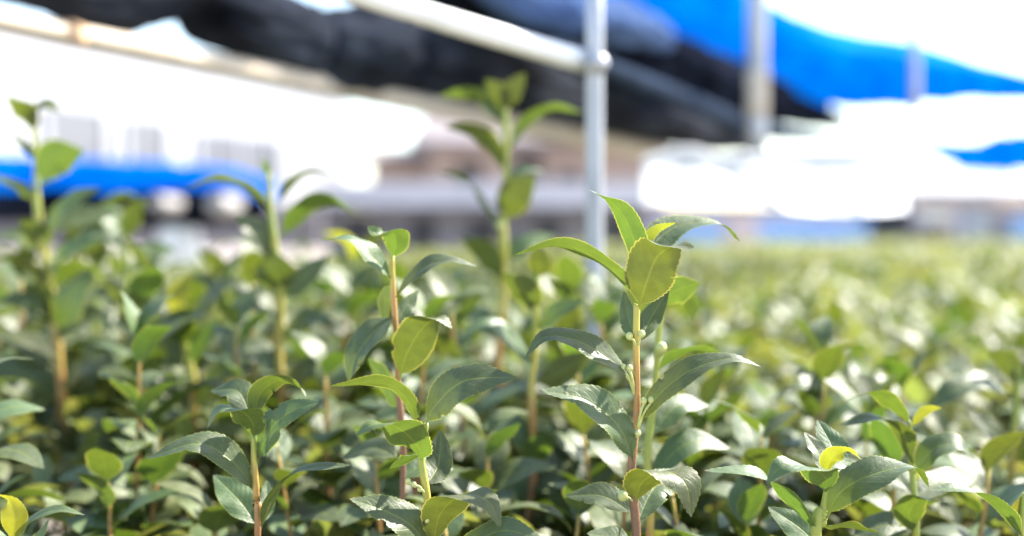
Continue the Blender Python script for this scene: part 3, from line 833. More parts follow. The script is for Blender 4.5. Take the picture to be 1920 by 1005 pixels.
# ------------------------------------------------------------------ the mass of foliage
def foliage_mass():
    bx, by, bz, ln, tint = [], [], [], [], []

    def scatter(n, d0, d1, Lm, depth, power=1.0):
        k = 0
        while k < n:
            d = math.sqrt(d0 * d0 + (d1 * d1 - d0 * d0) * random.random())
            px = random.uniform(-420, 2340)
            x = (px - 960) / F * d
            if d > field_end(x, d):
                k += 0.3
                continue
            top = CAMZ - float(np.interp(d, [.5, 1.1, 1.6, 2.5, 4.0, 6.5, 13, 25], [.33, .29, .225, .175, .145, .13, .125, .115])) + float(np.interp(px, [500, 1200], [.035, 0.]) * np.interp(d, [1.2, 1.4, 3, 5], [0, 1, 1, 0]))
            bump = 0.035 * noise.noise(Vector((x * 2.3, d * 2.3, 3.1))) + .02 * noise.noise(Vector((x * 7, d * 7, 1.1)))
            z = top + bump - depth * random.random() ** 1.5
            bx.append(x); by.append(d); bz.append(z); ln.append(Lm * random.uniform(.7, 1.25))
            tint.append(random.random())
            k += 1

    scatter(2200, .75, 1.3, .058, .25)
    scatter(12000, 1.3, 3.0, .054, .22)
    scatter(15000, 3.0, 6.5, .058, .16)
    scatter(18000, 6.5, 13.0, .072, .14)
    scatter(11000, 13.0, 24.5, .12, .12)
    n = len(bx)
    B = np.stack([bx, by, bz], 1)
    L = np.array(ln)
    az = rng.uniform(0, 2 * np.pi, n)
    el = rng.uniform(-.1, 1.15, n)
    bend = rng.uniform(.4, 1.7, n)
    tilt = rng.uniform(-.6, .6, n)
    o = np.stack([np.cos(az), np.sin(az), np.zeros(n)], 1)
    side = np.stack([np.sin(az), -np.cos(az), np.zeros(n)], 1)
    upv = np.array((0, 0, 1.0))
    nl = 6
    wprof = [.10, .72, 1.0, .92, .58, .03]
    V = np.empty((n, nl, 3, 3))
    UV = np.empty((n, nl, 3, 2))
    p = B.copy()
    half = L * rng.uniform(.19, .26, n)
    fold = rng.uniform(.1, .45, n)
    for i in range(nl):
        ang = el - bend * i / (nl - 1)
        T = o * np.cos(ang)[:, None] + upv * np.sin(ang)[:, None]
        N = -o * np.sin(ang)[:, None] + upv * np.cos(ang)[:, None]
        S = side * np.cos(tilt)[:, None] + N * np.sin(tilt)[:, None]
        N2 = N * np.cos(tilt)[:, None] - side * np.sin(tilt)[:, None]
        for j, s in enumerate((-1, 0, 1)):
            w = half * wprof[i]
            V[:, i, j] = p + S * (s * w * np.cos(fold))[:, None] + N2 * (abs(s) * w * np.sin(fold))[:, None]
            UV[:, i, j] = (i / (nl - 1), .5 + s / 2)
        p = p + T * (L / (nl - 1))[:, None]
    V = V.reshape(-1, 3)
    UV = UV.reshape(-1, 2)
    base = np.arange(n)[:, None] * (nl * 3)
    q = np.array([(i * 3 + j, i * 3 + j + 1, (i + 1) * 3 + j + 1, (i + 1) * 3 + j) for i in range(nl - 1) for j in range(2)])
    faces = (base[:, None, :] + q[None]).reshape(-1, 4).astype(np.int32)
    me = bpy.data.meshes.new('tea_foliage')
    nf = len(faces)
    me.vertices.add(len(V))
    me.vertices.foreach_set('co', V.astype(np.float32).ravel())
    me.loops.add(nf * 4)
    me.loops.foreach_set('vertex_index', faces.ravel())
    me.polygons.add(nf)
    me.polygons.foreach_set('loop_start', np.arange(0, nf * 4, 4, dtype=np.int32))
    me.polygons.foreach_set('loop_total', np.full(nf, 4, dtype=np.int32))
    me.polygons.foreach_set('use_smooth', np.ones(nf, dtype=bool))
    me.update(calc_edges=True)
    ul = me.uv_layers.new(name='UVMap')
    ul.data.foreach_set('uv', UV[faces.ravel()].astype(np.float32).ravel())
    a = me.attributes.new('tint', 'FLOAT', 'POINT')
    a.data.foreach_set('value', np.repeat(np.array(tint), nl * 3).astype(np.float32))
    me.materials.append(MAT['mass'])
    ob = bpy.data.objects.new('tea_foliage', me)
    COL.objects.link(ob)
    tag(ob, 'dense mass of glossy tea leaves covering the field', 'foliage', kind='stuff')


foliage_mass()


# ------------------------------------------------------------------ shade frame, nets and tarpaulins
def pipe(name, label, cat, pts, rpx, mat, closed=True, part=None, group=None):
    """a straight member through (px,py,d) points; thickness in reference pixels at each point"""
    w = [P(*p) for p in pts]
    root = empty(name, w[0], label, cat, group)
    V, Fc, _ = tube_geo([tuple(p - w[0]) for p in w], [rr * p[2] / F for rr, p in zip(rpx, pts)], 20, 14)
    link_mesh(part or 'tube', V, Fc, mat, root)
    return root, w


def post(name, label, px, d, rpx, ytop, mat):
    r_ = rpx * d / F
    x = (px - 960) / F * d
    zt = CAMZ + (HOR - ytop) / F * d
    root = empty(name, (x, d, 0), label, 'pole', 'steel poles of the shade frame')
    V, Fc, _ = tube_geo([(0, 0, 0), (0, 0, zt / 2), (0, 0, zt)], [r_] * 3, 24, 12)
    link_mesh('tube', V, Fc, mat, root)
    return root, r_


p1, r1 = post('steel_pole', 'sharpest pale grey steel pole right of centre, with a round clamp knob', 1115, 1.75, 16.5, -120, MAT['galv'])
c1 = P(1122, 122, 1.75)
v1, f1 = sphere_geo((0, 0, 0), .0115, 14, 10)
v2, f2, _ = tube_geo([(0, 0.03, 0), (0, 0.0, 0)], [.007, .007], 12, 4)
knob = link_mesh('clamp_knob', *join_geo([(v1, f1), (v2, f2)]), MAT['galv'], p1, loc=c1 - p1.location + Vector((0, -r1 - .012, 0)))
V, Fc, _ = tube_geo([(0, 0, -.012), (0, 0, 0), (0, 0, .012)], [r1 * 1.09] * 3, 24, 4)
link_mesh('clamp_band', V, Fc, MAT['galv'], p1, loc=(0, 0, c1.z))
def strut(label, px, d, rpx, ytop, ybot):
    r_ = rpx * d / F
    top, bot = P(px, ytop, d), P(px, ybot, d)
    root = empty('hanging_strut', bot, label, 'pole', 'struts hanging from the shade frame')
    V, Fc, _ = tube_geo([(0, 0, 0), tuple((top - bot) / 2), tuple(top - bot)], [r_] * 3, 24, 12)
    link_mesh('tube', V, Fc, MAT['galv'], root)
    return root, r_


p2, r2 = strut('grey strut hanging before the blue tarpaulin with a stained lower sleeve', 1420, 3.34, 19, -260, 288)
V, Fc, _ = tube_geo([(0, 0, 0), (0, 0, .05), (0, 0, .105)], [r2 * 1.13] * 3, 20, 5)
link_mesh('sleeve', V, Fc, MAT['timber'], p2, loc=(0, 0, P(1420, 216, 3.34).z - p2.location.z))
p3, r3 = strut('thin faint strut farthest right, crossing the blue tarpaulin', 1716, 3.6, 9, -260, 210)


ra, wa = pipe('timber_rail', 'long pale tan rail running under the black netting', 'rail',
              [(-260, -36, 1.75), (0, 36, 2.0), (600, 158, 2.83), (1240, 291, 5.4), (1420, 330, 7.3)], [22, 21, 19, 16, 11], MAT['timber'], part='bar')
cl = P(135, 58, 2.12)
V, Fc, _ = tube_geo([tuple(P(118, 60, 2.13) - cl), (0, 0, 0), tuple(P(152, 68, 2.16) - cl)], [20.5 * 2.13 / F] * 3, 16, 5)
link_mesh('rusty_clamp', V, Fc, MAT['rust'], ra, loc=cl - wa[0])
rb, wb = pipe('white_pipe', 'short bright white pipe sloping down to the steel pole', 'pipe',
              [(420, -92, 1.45), (640, -22, 1.54), (880, 52, 1.64), (1096, 116, 1.76)], [22, 22, 22, 21], MAT['white_pipe'])
cj = P(776, 20, 1.597)
V, Fc, _ = tube_geo([tuple(P(764, 16.5, 1.592) - cj), (0, 0, 0), tuple(P(788, 23.6, 1.602) - cj)], [23.5 * 1.6 / F] * 3, 20, 4)
link_mesh('joint_collar', V, Fc, MAT['dark_pipe'], rb, loc=cj - wb[0])
pipe('dark_pipe', 'dark bluish pipe continuing down right between the black net rolls', 'pipe',
     [(1040, 88, 2.3), (1130, 124, 2.6), (1300, 192, 3.3), (1420, 242, 4.0), (1545, 262, 5.0)], [19, 19, 18, 17, 9], MAT['dark_pipe'])


def bundle(name, label, cat, path, mat, seed, lump=.22, n=200, seg=60, fold=0.10, ties=(), group=None, tie_mat=None, flat=1.0):
    c = [P(x, y, d) for x, y, d, rp in path]
    org = c[0]
    q = spline([tuple(p - org) + (rp * d / F,) for p, (x, y, d, rp) in zip(c, path)], n)
    V = []
    for i in range(n):
        T = q[min(i + 1, n - 1)][:3] - q[max(i - 1, 0)][:3]
        T = T / (np.linalg.norm(T) + 1e-9)
        A = np.cross(T, np.array((0, 0, 1.0)))
        A /= np.linalg.norm(A)
        B = np.cross(A, T)
        s = i / (n - 1) * 9
        rr = q[i][3]
        e = min(1.0, (i + .3) / 4, (n - 1 - i + .3) / 4) ** .5
        tie = 1.0
        for t in ties:
            tie *= 1 - .22 * math.exp(-((i / (n - 1) - t) / .012) ** 2)
        for k in range(seg):
            a = 2 * math.pi * k / seg
            ca, sa = math.cos(a), math.sin(a)
            f = 1 + lump * noise.noise(Vector((s * .7 + seed, ca * .9, sa * .9))) + lump * .5 * noise.noise(Vector((s * 1.8, ca * 1.8 + seed, sa * 1.8)))
            f += fold * 1.5 * (abs(noise.noise(Vector((s * 1.3 + seed * 3, ca * 2.6, sa * 2.6)))) * 2 - .35)
            f += fold * .9 * (abs(noise.noise(Vector((s * 3.1 + seed, ca * 4.5, sa * 4.5)))) * 2 - .35)
            f += fold * .35 * noise.noise(Vector((s * 2.5 + seed * 3, ca * 8, sa * 8)))
            w = rr * f * e * tie
            V.append(q[i][:3] + A * (ca * w * flat) + B * (sa * w))
    Fc = [(i * seg + k, i * seg + (k + 1) % seg, (i + 1) * seg + (k + 1) % seg, (i + 1) * seg + k) for i in range(n - 1) for k in range(seg)]
    Fc += [tuple(range(seg))[::-1], tuple(range((n - 1) * seg, n * seg))]
    root = empty(name, org, label, cat, group)
    link_mesh('roll', V, Fc, mat, root)
    for t in ties:
        i = int(t * (n - 1))
        T = q[min(i + 1, n - 1)][:3] - q[max(i - 1, 0)][:3]
        T = T / np.linalg.norm(T) * .008
        vv, ff, _ = tube_geo([tuple(-T), (0, 0, 0), tuple(T)], [q[i][3] * .92] * 3, 20, 4)
        link_mesh('tie_band', vv, ff, tie_mat or MAT['net_dark'], root, loc=tuple(q[i][:3]))
    return root


bundle('net_roll', 'long rolled black shade net lying along the tan rail', 'shade net',
       [(-340, -190, 1.7, 75), (-120, -100, 1.9, 72), (100, -50, 2.12, 66), (230, -16, 2.28, 66), (335, -34, 2.42, 66), (420, 22, 2.52, 68), (520, 56, 2.7, 66), (610, 82, 2.86, 68), (680, 94, 3.0, 78), (770, 104, 3.26, 75), (1000, 160, 4.05, 66), (1200, 212, 5.1, 50), (1330, 244, 6.1, 38), (1428, 264, 6.9, 24)],
       MAT['net'], 1.3, ties=(.52, .68), lump=.12)
bundle('net_roll', 'upper rolled black net tapering to a point under the blue tarpaulin', 'shade net',
       [(640, -130, 3.0, 60), (800, -62, 3.2, 62), (930, -14, 3.45, 66), (1050, 40, 3.6, 66), (1200, 108, 4.0, 66), (1400, 176, 5.0, 46), (1520, 212, 6.0, 27), (1590, 230, 6.7, 9)],
       MAT['net_dark'], 4.1, ties=(.6,), lump=.16)
bundle('cloth_roll', 'faded grey-blue cloth bundled over the upper black net', 'cloth',
       [(880, -70, 3.2, 34), (980, 6, 3.3, 34), (1060, 22, 3.4, 36), (1160, 40, 3.6, 40), (1250, 74, 3.9, 22)],
       MAT['blue_faded'], 7.7, lump=.3)
tarp_right = bundle('blue_tarpaulin', 'big bright blue tarpaulin roll sweeping across the upper right', 'tarpaulin',
       [(1090, -60, 4.5, 60), (1210, 8, 4.6, 72), (1330, 60, 4.9, 80), (1480, 108, 5.4, 56), (1600, 148, 6.0, 48), (1720, 150, 6.6, 42), (1840, 160, 7.3, 28), (1960, 165, 8.0, 20), (2080, 172, 8.6, 10)],
       MAT['blue'], 2.2, lump=.12, fold=.14)
bundle('blue_tarpaulin', 'small blue tarpaulin roll low at the right edge', 'tarpaulin',
       [(1690, 268, 8.8, 8), (1760, 280, 8.9, 16), (1830, 294, 9.0, 27), (1900, 286, 9.0, 34), (1990, 280, 9.1, 34), (2080, 280, 9.2, 28)],
       MAT['blue'], 5.5, lump=.2)
tarp_left = bundle('blue_tarpaulin', 'blue tarpaulin roll along the left edge below the windows', 'tarpaulin',
       [(-180, 312, 6.8, 30), (-40, 322, 6.9, 31), (80, 330, 7.0, 31), (200, 335, 7.0, 31), (320, 338, 7.1, 31), (420, 346, 7.1, 29), (490, 355, 7.2, 22), (520, 362, 7.2, 9)],
       MAT['blue'], 9.4, lump=.14)
bundle('black_plastic', 'long black plastic bundle under the left blue tarpaulin roll', 'plastic sheet',
       [(-200, 388, 6.95, 26), (40, 386, 6.95, 28), (220, 390, 6.95, 30), (330, 391, 6.95, 34), (430, 392, 6.95, 32), (505, 394, 6.95, 14)],
       MAT['net_dark'], 3.9, lump=.14)

def flap(root, top, bot, seed):  # thin layer added along a roll's top to carry its sunlit cyan edge
    n, m = 60, 8
    t, b = spline(top, n), spline(bot, n)
    V = []
    for i in range(n):
        for j in range(m):
            f = j / (m - 1)
            x, y, d = t[i] * (1 - f) + b[i] * f
            V.append(P(x, y + 5 * noise.noise(Vector((i * .22, seed, f))), d + .03 * noise.noise(Vector((i * .3, f * 2, seed)))) - root.location)
    Fc = [(i * m + j, (i + 1) * m + j, (i + 1) * m + j + 1, i * m + j + 1) for i in range(n - 1) for j in range(m - 1)]
    link_mesh('sunlit_flap', V, Fc, MAT['blue_sunlit'], root)


flap(tarp_right, [(1290, -70, 4.95), (1420, -6, 5.2), (1500, 32, 5.4), (1600, 62, 6.0), (1700, 74, 6.5), (1800, 104, 7.1), (1920, 138, 7.8), (2040, 160, 8.4)],
     [(1290, 10, 4.8), (1420, 66, 5.1), (1500, 84, 5.3), (1600, 122, 5.9), (1700, 128, 6.4), (1800, 142, 7.0), (1920, 160, 7.7), (2040, 168, 8.4)], 3.3)
flap(tarp_left, [(-180, 292, 6.8), (-20, 300, 6.9), (100, 312, 7.0), (220, 314, 7.0), (330, 316, 7.1), (430, 326, 7.1), (510, 350, 7.2)],
     [(-180, 318, 6.8), (-20, 326, 6.9), (100, 334, 7.0), (220, 338, 7.0), (330, 342, 7.1), (430, 350, 7.1), (510, 364, 7.2)], 8.1)

# white sheet draped on a low line, in front of the second pole
def sheet():
    top = [(1205, 296), (1235, 286), (1290, 274), (1325, 282), (1350, 292), (1425, 284), (1560, 282), (1640, 284), (1702, 288)]
    bot = [(1205, 382), (1240, 380), (1290, 372), (1350, 372), (1425, 384), (1500, 398), (1580, 402), (1640, 402), (1702, 398)]
    d = 3.1
    nu, nv = 60, 14
    t, b = spline(top, nu), spline(bot, nu)
    org = P(1205, 296, d)
    V = []
    for i in range(nu):
        for j in range(nv):
            f = j / (nv - 1)
            x, y = t[i] * (1 - f) + b[i] * f
            dd = d + .011 * math.sin(i * .4) * f + .003 * math.sin(i * 1.3 + 1) * f - .01 * math.sin(f * 3)
            V.append(P(x, y, dd) - org)
    Fc = [(i * nv + j, (i + 1) * nv + j, (i + 1) * nv + j + 1, i * nv + j + 1) for i in range(nu - 1) for j in range(nv - 1)]
    root = empty('white_sheet', org, 'bright white sheet hanging slack in front of the second pole', 'sheet')
    link_mesh('cloth', V, Fc, MAT['sheet'], root)
    V, Fc, _ = tube_geo([tuple(P(x, y + 3, d + .006) - org) for x, y in top], [.004] * len(top), 8, 40)
    link_mesh('hem_cord', V, Fc, MAT['pale'], root)


sheet()


# ------------------------------------------------------------------ far buildings and yard things
def house_geo_box(name, root, x0, x1, y0, y1, z0, z1, mat):
    V, Fc = box_geo(x0, x1, y0, y1, z0, z1)
    return link_mesh(name, V, Fc, mat, root, smooth=False)


# white building, facade receding to the right
def white_building():
    a = math.radians(20.2)
    d0 = 17.0
    A = Vector(((-160 - 960) / F * d0, d0, 0))
    root = empty('white_building', A, 'long white building with grey windows behind the left shoots', 'building')
    root.rotation_euler = (0, 0, math.pi / 2 - a)
    # local x runs along the facade away from the viewer, local -y faces the viewer
    Lx = 0
    for s in np.linspace(5, 40, 700):
        wx, wy = A.x + math.sin(a) * s, A.y + math.cos(a) * s
        if 960 + F * wx / wy > 648:
            Lx = s
            break
    h = CAMZ + (HOR - 34) / F * d0

    def s_at(px):
        k = (px - 960) / F
        return (k * A.y - A.x) / (math.sin(a) - k * math.cos(a))

    house_geo_box('wall', root, 0, Lx, 0, 6, 0, h, MAT['render_white'])
    house_geo_box('roof', root, -.4, Lx + .05, -.05, 6.4, h + .003, h + .14, MAT['render_white'])
    for px0, px1, yt, yb, nm in ((78, 196, 196, 330, 1), (230, 310, 216, 334, 1), (364, 522, 246, 342, 2)):
        s0, s1 = s_at(px0), s_at(px1)
        dm = A.y + math.cos(a) * (s0 + s1) / 2
        zt, zb = CAMZ + (HOR - yt - 8) / F * dm, CAMZ + (HOR - yb) / F * dm
        win = house_geo_box('window', root, s0, s1, -.03, -.003, zb, zt, MAT['glass_grey'])
        for i in range(nm + 1):
            x = s0 + (s1 - s0) * i / nm
            house_geo_box('mullion', win, x - .05, x + .05, -.075, -.032, zb, zt, MAT['render_white'])
    return root


white_building()


def brown_house():
    d = 24.0
    x0, x1 = (806 - 960) / F * d, (1222 - 960) / F * d
    zE = CAMZ + (HOR - 278) / F * d
    zR = CAMZ + (HOR - 205) / F * d
    root = empty('brown_house', ((x0 + x1) / 2, d, 0), 'beige house with a brown roof behind the centre shoots', 'house')
    hw = (x1 - x0) / 2
    house_geo_box('wall', root, -hw, hw, 0, 6, 0, zE, MAT['pink_wall'])
    V = [(-hw - .3, -.5, zE - .05), (hw + .3, -.5, zE - .05), (hw + .3, 3, zR), (-hw - .3, 3, zR), (-hw - .3, 6.5, zE - .05), (hw + .3, 6.5, zE - .05)]
    V += [(x, y, z + .15) for x, y, z in V]
    Fc = [(0, 3, 2, 1), (3, 4, 5, 2), (6, 7, 8, 9), (9, 8, 11, 10), (0, 1, 7, 6), (4, 10, 11, 5), (0, 6, 9, 3), (3, 9, 10, 4), (1, 2, 8, 7), (2, 5, 11, 8)]
    link_mesh('roof', V, Fc, MAT['brown_roof'], root, smooth=False)

    def win(pa, pb, ya, yb):
        wx0, wx1 = (pa - 960) / F * d - (x0 + x1) / 2, (pb - 960) / F * d - (x0 + x1) / 2
        z1, z0 = CAMZ + (HOR - ya) / F * d, CAMZ + (HOR - yb) / F * d
        w = house_geo_box('window', root, wx0, wx1, -.04, -.003, z0, z1, MAT['dark'])
        for q0, q1 in ((wx0 - .05, wx0), (wx1, wx1 + .05), ((wx0 + wx1) / 2 - .03, (wx0 + wx1) / 2 + .03)):
            house_geo_box('mullion', w, q0, q1, -.07, -.042, z0, z1, MAT['brown_roof'])
    win(968, 1012, 292, 350)
    win(1052, 1086, 322, 350)
    win(860, 900, 305, 345)
    # lower wing to the left
    wx0, wx1 = (690 - 960) / F * d - (x0 + x1) / 2, -hw - .004
    zw = CAMZ + (HOR - 302) / F * d
    house_geo_box('wing', root, wx0, wx1, .6, 5, 0, zw, MAT['pink_wall'])
    zr2 = CAMZ + (HOR - 272) / F * d
    V = [(wx0 - .25, .1, zw), (wx1, .1, zw), (wx1, 2.6, zr2), (wx0 - .25, 2.6, zr2), (wx0 - .25, 5.3, zw), (wx1, 5.3, zw)]
    V += [(x, y, z + .12) for x, y, z in V]
    link_mesh('wing_roof', V, Fc, MAT['brown_roof'], root, smooth=False)


brown_house()


def grey_shed():
    d = 15.0
    x0, x1 = (590 - 960) / F * d, (1216 - 960) / F * d
    zR, zE = CAMZ + (HOR - 338) / F * d, CAMZ + (HOR - 388) / F * d
    cx = (x0 + x1) / 2
    root = empty('grey_shed', (cx, d, 0), 'low grey shed with a sheet roof in front of the beige house', 'shed')
    hw = (x1 - x0) / 2
    house_geo_box('wall', root, -hw, hw, .3, 3.4, 0, zE - .06, MAT['grey_wall'])
    V = [(-hw - .2, 0, zE - .05), (hw + .2, 0, zE - .05), (hw + .2, 2.2, zR), (-hw - .2, 2.2, zR), (-hw - .2, 3.7, zE), (hw + .2, 3.7, zE)]
    V += [(x, y, z + .06) for x, y, z in V]
    Fc = [(0, 3, 2, 1), (3, 4, 5, 2), (6, 7, 8, 9), (9, 8, 11, 10), (0, 1, 7, 6), (4, 10, 11, 5), (0, 6, 9, 3), (3, 9, 10, 4), (1, 2, 8, 7), (2, 5, 11, 8)]
    link_mesh('roof', V, Fc, MAT['grey_roof'], root, smooth=False)
    for pa, pb in ((640, 690), (770, 812), (880, 930), (1010, 1050), (1140, 1180)):
        house_geo_box('opening', root, (pa - 960) / F * d - cx, (pb - 960) / F * d - cx, .26, .297, .3, zE - .12, MAT['dark'])


grey_shed()


def right_house():
    d = 30.0
    x0, x1 = (1700 - 960) / F * d, (1990 - 960) / F * d
    cx = (x0 + x1) / 2
    hw = (x1 - x0) / 2
    zE, zR = CAMZ + (HOR - 368) / F * d, CAMZ + (HOR - 302) / F * d
    root = empty('pale_roof_house', (cx, d, 0), 'distant house with a sunlit white roof at the right edge', 'house')
    house_geo_box('wall', root, -hw, hw, 0, 5, 0, zE, MAT['block'])
    V = [(-hw - .2, -.6, zE), (hw + .2, -.6, zE), (hw + .2, 2.5, zR - .3), (-hw + .25, 2.5, zR), (-hw - .2, 5.4, zE), (hw + .2, 5.4, zE)]
    V += [(x, y, z + .1) for x, y, z in V]
    Fc = [(0, 3, 2, 1), (3, 4, 5, 2), (6, 7, 8, 9), (9, 8, 11, 10), (0, 1, 7, 6), (4, 10, 11, 5), (0, 6, 9, 3), (3, 9, 10, 4), (1, 2, 8, 7), (2, 5, 11, 8)]
    link_mesh('roof', V, Fc, MAT['render_white'], root, smooth=False)
    for pa, pb in ((1740, 1775), (1830, 1870)):
        house_geo_box('window', root, (pa - 960) / F * d - cx, (pb - 960) / F * d - cx, -.05, -.003, CAMZ + .2, zE - .15, MAT['glass_grey'])


right_house()


def block_wall():
    d = 26.0
    x0, x1 = (1180 - 960) / F * d, (2300 - 960) / F * d
    z = CAMZ + (HOR - 394) / F * d
    root = empty('block_wall', (x0, d, 0), 'low pinkish block wall closing the far right end of the field', 'wall')
    house_geo_box('courses', root, 0, x1 - x0, 0, .2, 0, z, MAT['block'])
    house_geo_box('coping', root, -.03, x1 - x0 + .03, -.04, .24, z + .003, z + .08, MAT['grey_roof'])


block_wall()


def low_wall():
    d = 12.6
    x0, x1 = (-420 - 960) / F * d, (600 - 960) / F * d
    z = CAMZ + (HOR - 388) / F * d
    root = empty('board_wall', (x0, d, 0), 'low grey wall behind the left blue tarpaulin roll', 'wall')
    house_geo_box('boards', root, 0, x1 - x0, 0, .12, 0, z, MAT['block_dark'])
    for k in range(5):
        x = .3 + (x1 - x0 - .6) * k / 4
        house_geo_box('post', root, x - .06, x + .06, -.09, -.003, 0, z + .04, MAT['grey_wall'])


low_wall()


def stacked_crate(label, pa, pb, yt, yb, d, mat):
    x0, x1 = (pa - 960) / F * d, (pb - 960) / F * d
    z1, z0 = CAMZ + (HOR - yt) / F * d, max(0, CAMZ + (HOR - yb) / F * d)
    root = empty('crate', ((x0 + x1) / 2, d, z0), label, 'crate', 'crates stacked before the right house')
    hw, h = (x1 - x0) / 2, z1 - z0
    house_geo_box('body', root, -hw, hw, -.25, .25, 0, h - .06, mat)
    house_geo_box('rim', root, -hw - .03, hw + .03, -.28, .28, h - .057, h, mat)


stacked_crate('brown crate under the pale crate, right of the black machine box', 1722, 1776, 418, 480, 20.0, MAT['brown_roof'])
stacked_crate('pale crate lying on a brown one right of the black machine box', 1726, 1770, 392, 418, 20.0, MAT['pale'])
stacked_crate('tall white crate between the brown crate and the right edge tub', 1806, 1850, 388, 480, 21.0, MAT['render_white'])
stacked_crate('dark crate beside the tall white crate', 1856, 1882, 408, 480, 21.0, MAT['grey_wall'])


def tub(label, pa, pb, yt, d, mat, group='blue tubs at the far end of the field'):
    x0, x1 = (pa - 960) / F * d, (pb - 960) / F * d
    z = CAMZ + (HOR - yt) / F * d
    root = empty('storage_tub', ((x0 + x1) / 2, d, 0), label, 'tub', group)
    hw = (x1 - x0) / 2
    t = .04
    parts = [box_geo(-hw, hw, -.3, -.3 + t, 0, z), box_geo(-hw, hw, .3 - t, .3, 0, z), box_geo(-hw, -hw + t, -.3 + t, .3 - t, 0, z), box_geo(hw - t, hw, -.3 + t, .3 - t, 0, z), box_geo(-hw + t, hw - t, -.3 + t, .3 - t, .0, .03)]
    link_mesh('shell', *join_geo(parts), mat, root, smooth=False)
    house_geo_box('rim', root, -hw - .03, hw + .03, -.34, -.302, z - .08, z + .01, mat)
    house_geo_box('rim', root, -hw - .03, hw + .03, .302, .34, z - .08, z + .01, mat)


tub('pale blue tub beside the sharpest shoot, under the left of the white sheet', 1225, 1350, 418, 20, MAT['crate_blue'])
tub('pale blue tub at the far field edge below the middle of the white sheet', 1430, 1520, 414, 21, MAT['crate_blue'])
tub('greyer blue tub at the far field edge below the right of the white sheet', 1530, 1618, 416, 21.4, MAT['crate_blue'])
tub('blue tub cut by the right edge of the photo', 1886, 1960, 408, 22, MAT['crate_blue'])


def dark_box():
    d = 22.0
    x0, x1 = (1622 - 960) / F * d, (1700 - 960) / F * d
    root = empty('dark_cabinet', ((x0 + x1) / 2, d, 0), 'black machine box below the right end of the white sheet', 'machine')
    hw = (x1 - x0) / 2
    z = CAMZ + (HOR - 402) / F * d
    house_geo_box('housing', root, -hw, hw, -.3, .3, 0, z, MAT['dark'])
    house_geo_box('lid', root, -hw - .03, hw + .03, -.33, .33, z + .003, z + .05, MAT['net_dark'])


dark_box()


def glint_disc(label, px, py, rp, d):  # pale cylinder made up to stand in for a blurred specular glint
    r_ = rp * d / F
    c = P(px, py, d)
    root = empty('glint_disc', c, label, 'glint_disc', 'pale solids standing in for glints on the black plastic')
    prof = [(-.25, r_ * .96), (-.24, r_), (-.1, r_ * 1.0), (-.09, r_ * 1.05), (-.07, r_), (.08, r_), (.09, r_ * 1.05), (.11, r_), (.24, r_), (.25, r_ * .96)]
    V, Fc, seg = [], [], 24
    for y, rr in prof:
        for k in range(seg):
            V.append((rr * math.cos(2 * math.pi * k / seg), y + .25, rr * math.sin(2 * math.pi * k / seg)))
    Fc = [(i * seg + k, i * seg + (k + 1) % seg, (i + 1) * seg + (k + 1) % seg, (i + 1) * seg + k) for i in range(len(prof) - 1) for k in range(seg)]
    Fc += [tuple(range(seg))[::-1], tuple(range((len(prof) - 1) * seg, len(prof) * seg))]
    link_mesh('shell', V, Fc, MAT['glint_disc'], root)
    v, f = sphere_geo((r_ * .5, -.005, r_ * .4), r_ * .15, 10, 6)
    link_mesh('dark_dot', v, f, MAT['net_dark'], root)


glint_disc('left pale round disc standing in for a blurred glint below the left blue tarpaulin', 295, 381, 15, 6.5)
glint_disc('right, wider pale round disc standing in for a blurred glint below the left blue tarpaulin', 406, 383, 20, 6.5)


def bagged_stake():
    d = 7.0
    top = P(335, 415, d)
    root = empty('bagged_stake', (top.x, d, 0), 'white plastic bag pulled over a stake beyond the left field edge', 'stake')
    V, Fc, _ = tube_geo([(0, 0, 0), (0, 0, .5), (0, 0, top.z - .05)], [.02] * 3, 10, 8)
    link_mesh('stake', V, Fc, MAT['timber'], root)
    V, seg = [], 20
    prof = [(top.z - .36, .06), (top.z - .33, .1), (top.z - .2, .112), (top.z - .08, .105), (top.z - .02, .085), (top.z, .03)]
    for i, (z, rr) in enumerate(prof):
        for k in range(seg):
            a = 2 * math.pi * k / seg
            w = rr * (1 + .12 * noise.noise(Vector((math.cos(a) * 2, math.sin(a) * 2, z * 6))))
            V.append((w * math.cos(a), w * math.sin(a), z))
    Fc = [(i * seg + k, i * seg + (k + 1) % seg, (i + 1) * seg + (k + 1) % seg, (i + 1) * seg + k) for i in range(len(prof) - 1) for k in range(seg)]
    Fc += [tuple(range(seg))[::-1], tuple(range((len(prof) - 1) * seg, len(prof) * seg))]
    link_mesh('bag', V, Fc, MAT['white_pipe'], root)


bagged_stake()


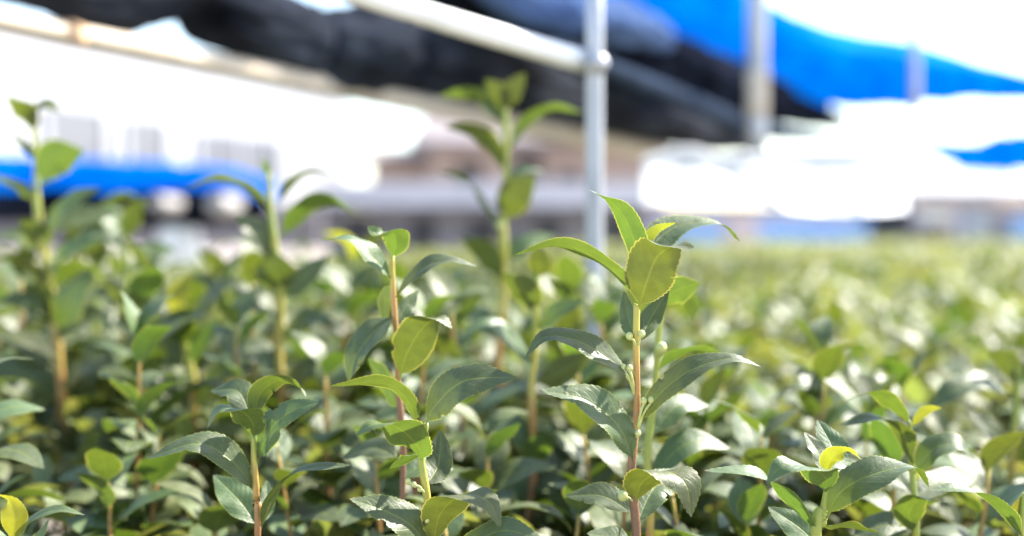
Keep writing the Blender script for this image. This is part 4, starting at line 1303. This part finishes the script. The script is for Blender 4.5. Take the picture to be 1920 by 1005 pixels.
# ------------------------------------------------------------------ ground
def ground():
    s = 600
    V = [(-s, -s, 0), (s, -s, 0), (s, s, 0), (-s, s, 0)]
    tag(link_mesh('ground', V, [(0, 1, 2, 3)], MAT['soil'], smooth=False), kind='structure')
    # earth bank rising beyond the left end of the field
    nx, ny = 60, 16
    V = []
    for i in range(nx):
        for j in range(ny):
            x = -7.0 + 6.2 * i / (nx - 1)
            y = 7.4 + 4.4 * j / (ny - 1)
            f = min(1, j / 10)
            edge = min(1, i / 6, (nx - 1 - i) / 6, (ny - 1 - j) / 3)
            z = (.55 + .44 * f) * edge + .05 * noise.noise(Vector((x * 1.5, y * 1.5, 0))) - .06
            V.append((x, y, z))
    Fc = [(i * ny + j, (i + 1) * ny + j, (i + 1) * ny + j + 1, i * ny + j + 1) for i in range(nx - 1) for j in range(ny - 1)]
    tag(link_mesh('earth_bank', V, Fc, MAT['bank']), kind='structure')


ground()

# ------------------------------------------------------------------ light, sky, camera
to_sun = Vector((0.60, 0.40, 0.74)).normalized()
elev = math.asin(to_sun.z)
rot = math.atan2(to_sun.x, to_sun.y)
W = bpy.data.worlds.new('World')
SC.world = W
W.use_nodes = True
wn, wl = W.node_tree.nodes, W.node_tree.links
wn.clear()
wo = wn.new('ShaderNodeOutputWorld')
bg = wn.new('ShaderNodeBackground')
sky = wn.new('ShaderNodeTexSky')
sky.sky_type = 'NISHITA'
sky.sun_disc = False
sky.sun_elevation = elev
sky.sun_rotation = rot
sky.air_density = 1.0
sky.dust_density = 1.0
sky.ozone_density = 1.0
bg.inputs['Strength'].default_value = 0.14
wl.new(sky.outputs[0], bg.inputs[0])
wl.new(bg.outputs[0], wo.inputs[0])
sl = bpy.data.lights.new('sun', 'SUN')
sl.energy = 4.8
sl.angle = math.radians(.5)
sl.color = (1.0, .95, .86)
so = bpy.data.objects.new('sun', sl)
COL.objects.link(so)
so.rotation_euler = (-to_sun).to_track_quat('-Z', 'Y').to_euler()

cam = bpy.data.cameras.new('camera')
cam.lens = 50
cam.sensor_width = 36
cam.shift_y = -62.5 / 1920
cam.clip_start = .05
cam.clip_end = 2000
cam.dof.use_dof = True
cam.dof.focus_distance = 0.99
cam.dof.aperture_fstop = 2.5
co = bpy.data.objects.new('camera', cam)
COL.objects.link(co)
co.location = (0, 0, CAMZ)
co.rotation_euler = (math.pi / 2, 0, 0)
SC.camera = co

SC.view_settings.view_transform = 'Standard'
SC.view_settings.look = 'None'
SC.view_settings.exposure = 1.95
SC.view_settings.gamma = 1
SC.cycles.use_denoising = True
SC.cycles.max_bounces = 8
SC.cycles.transmission_bounces = 6
SC.cycles.diffuse_bounces = 4
SC.cycles.sample_clamp_indirect = 6
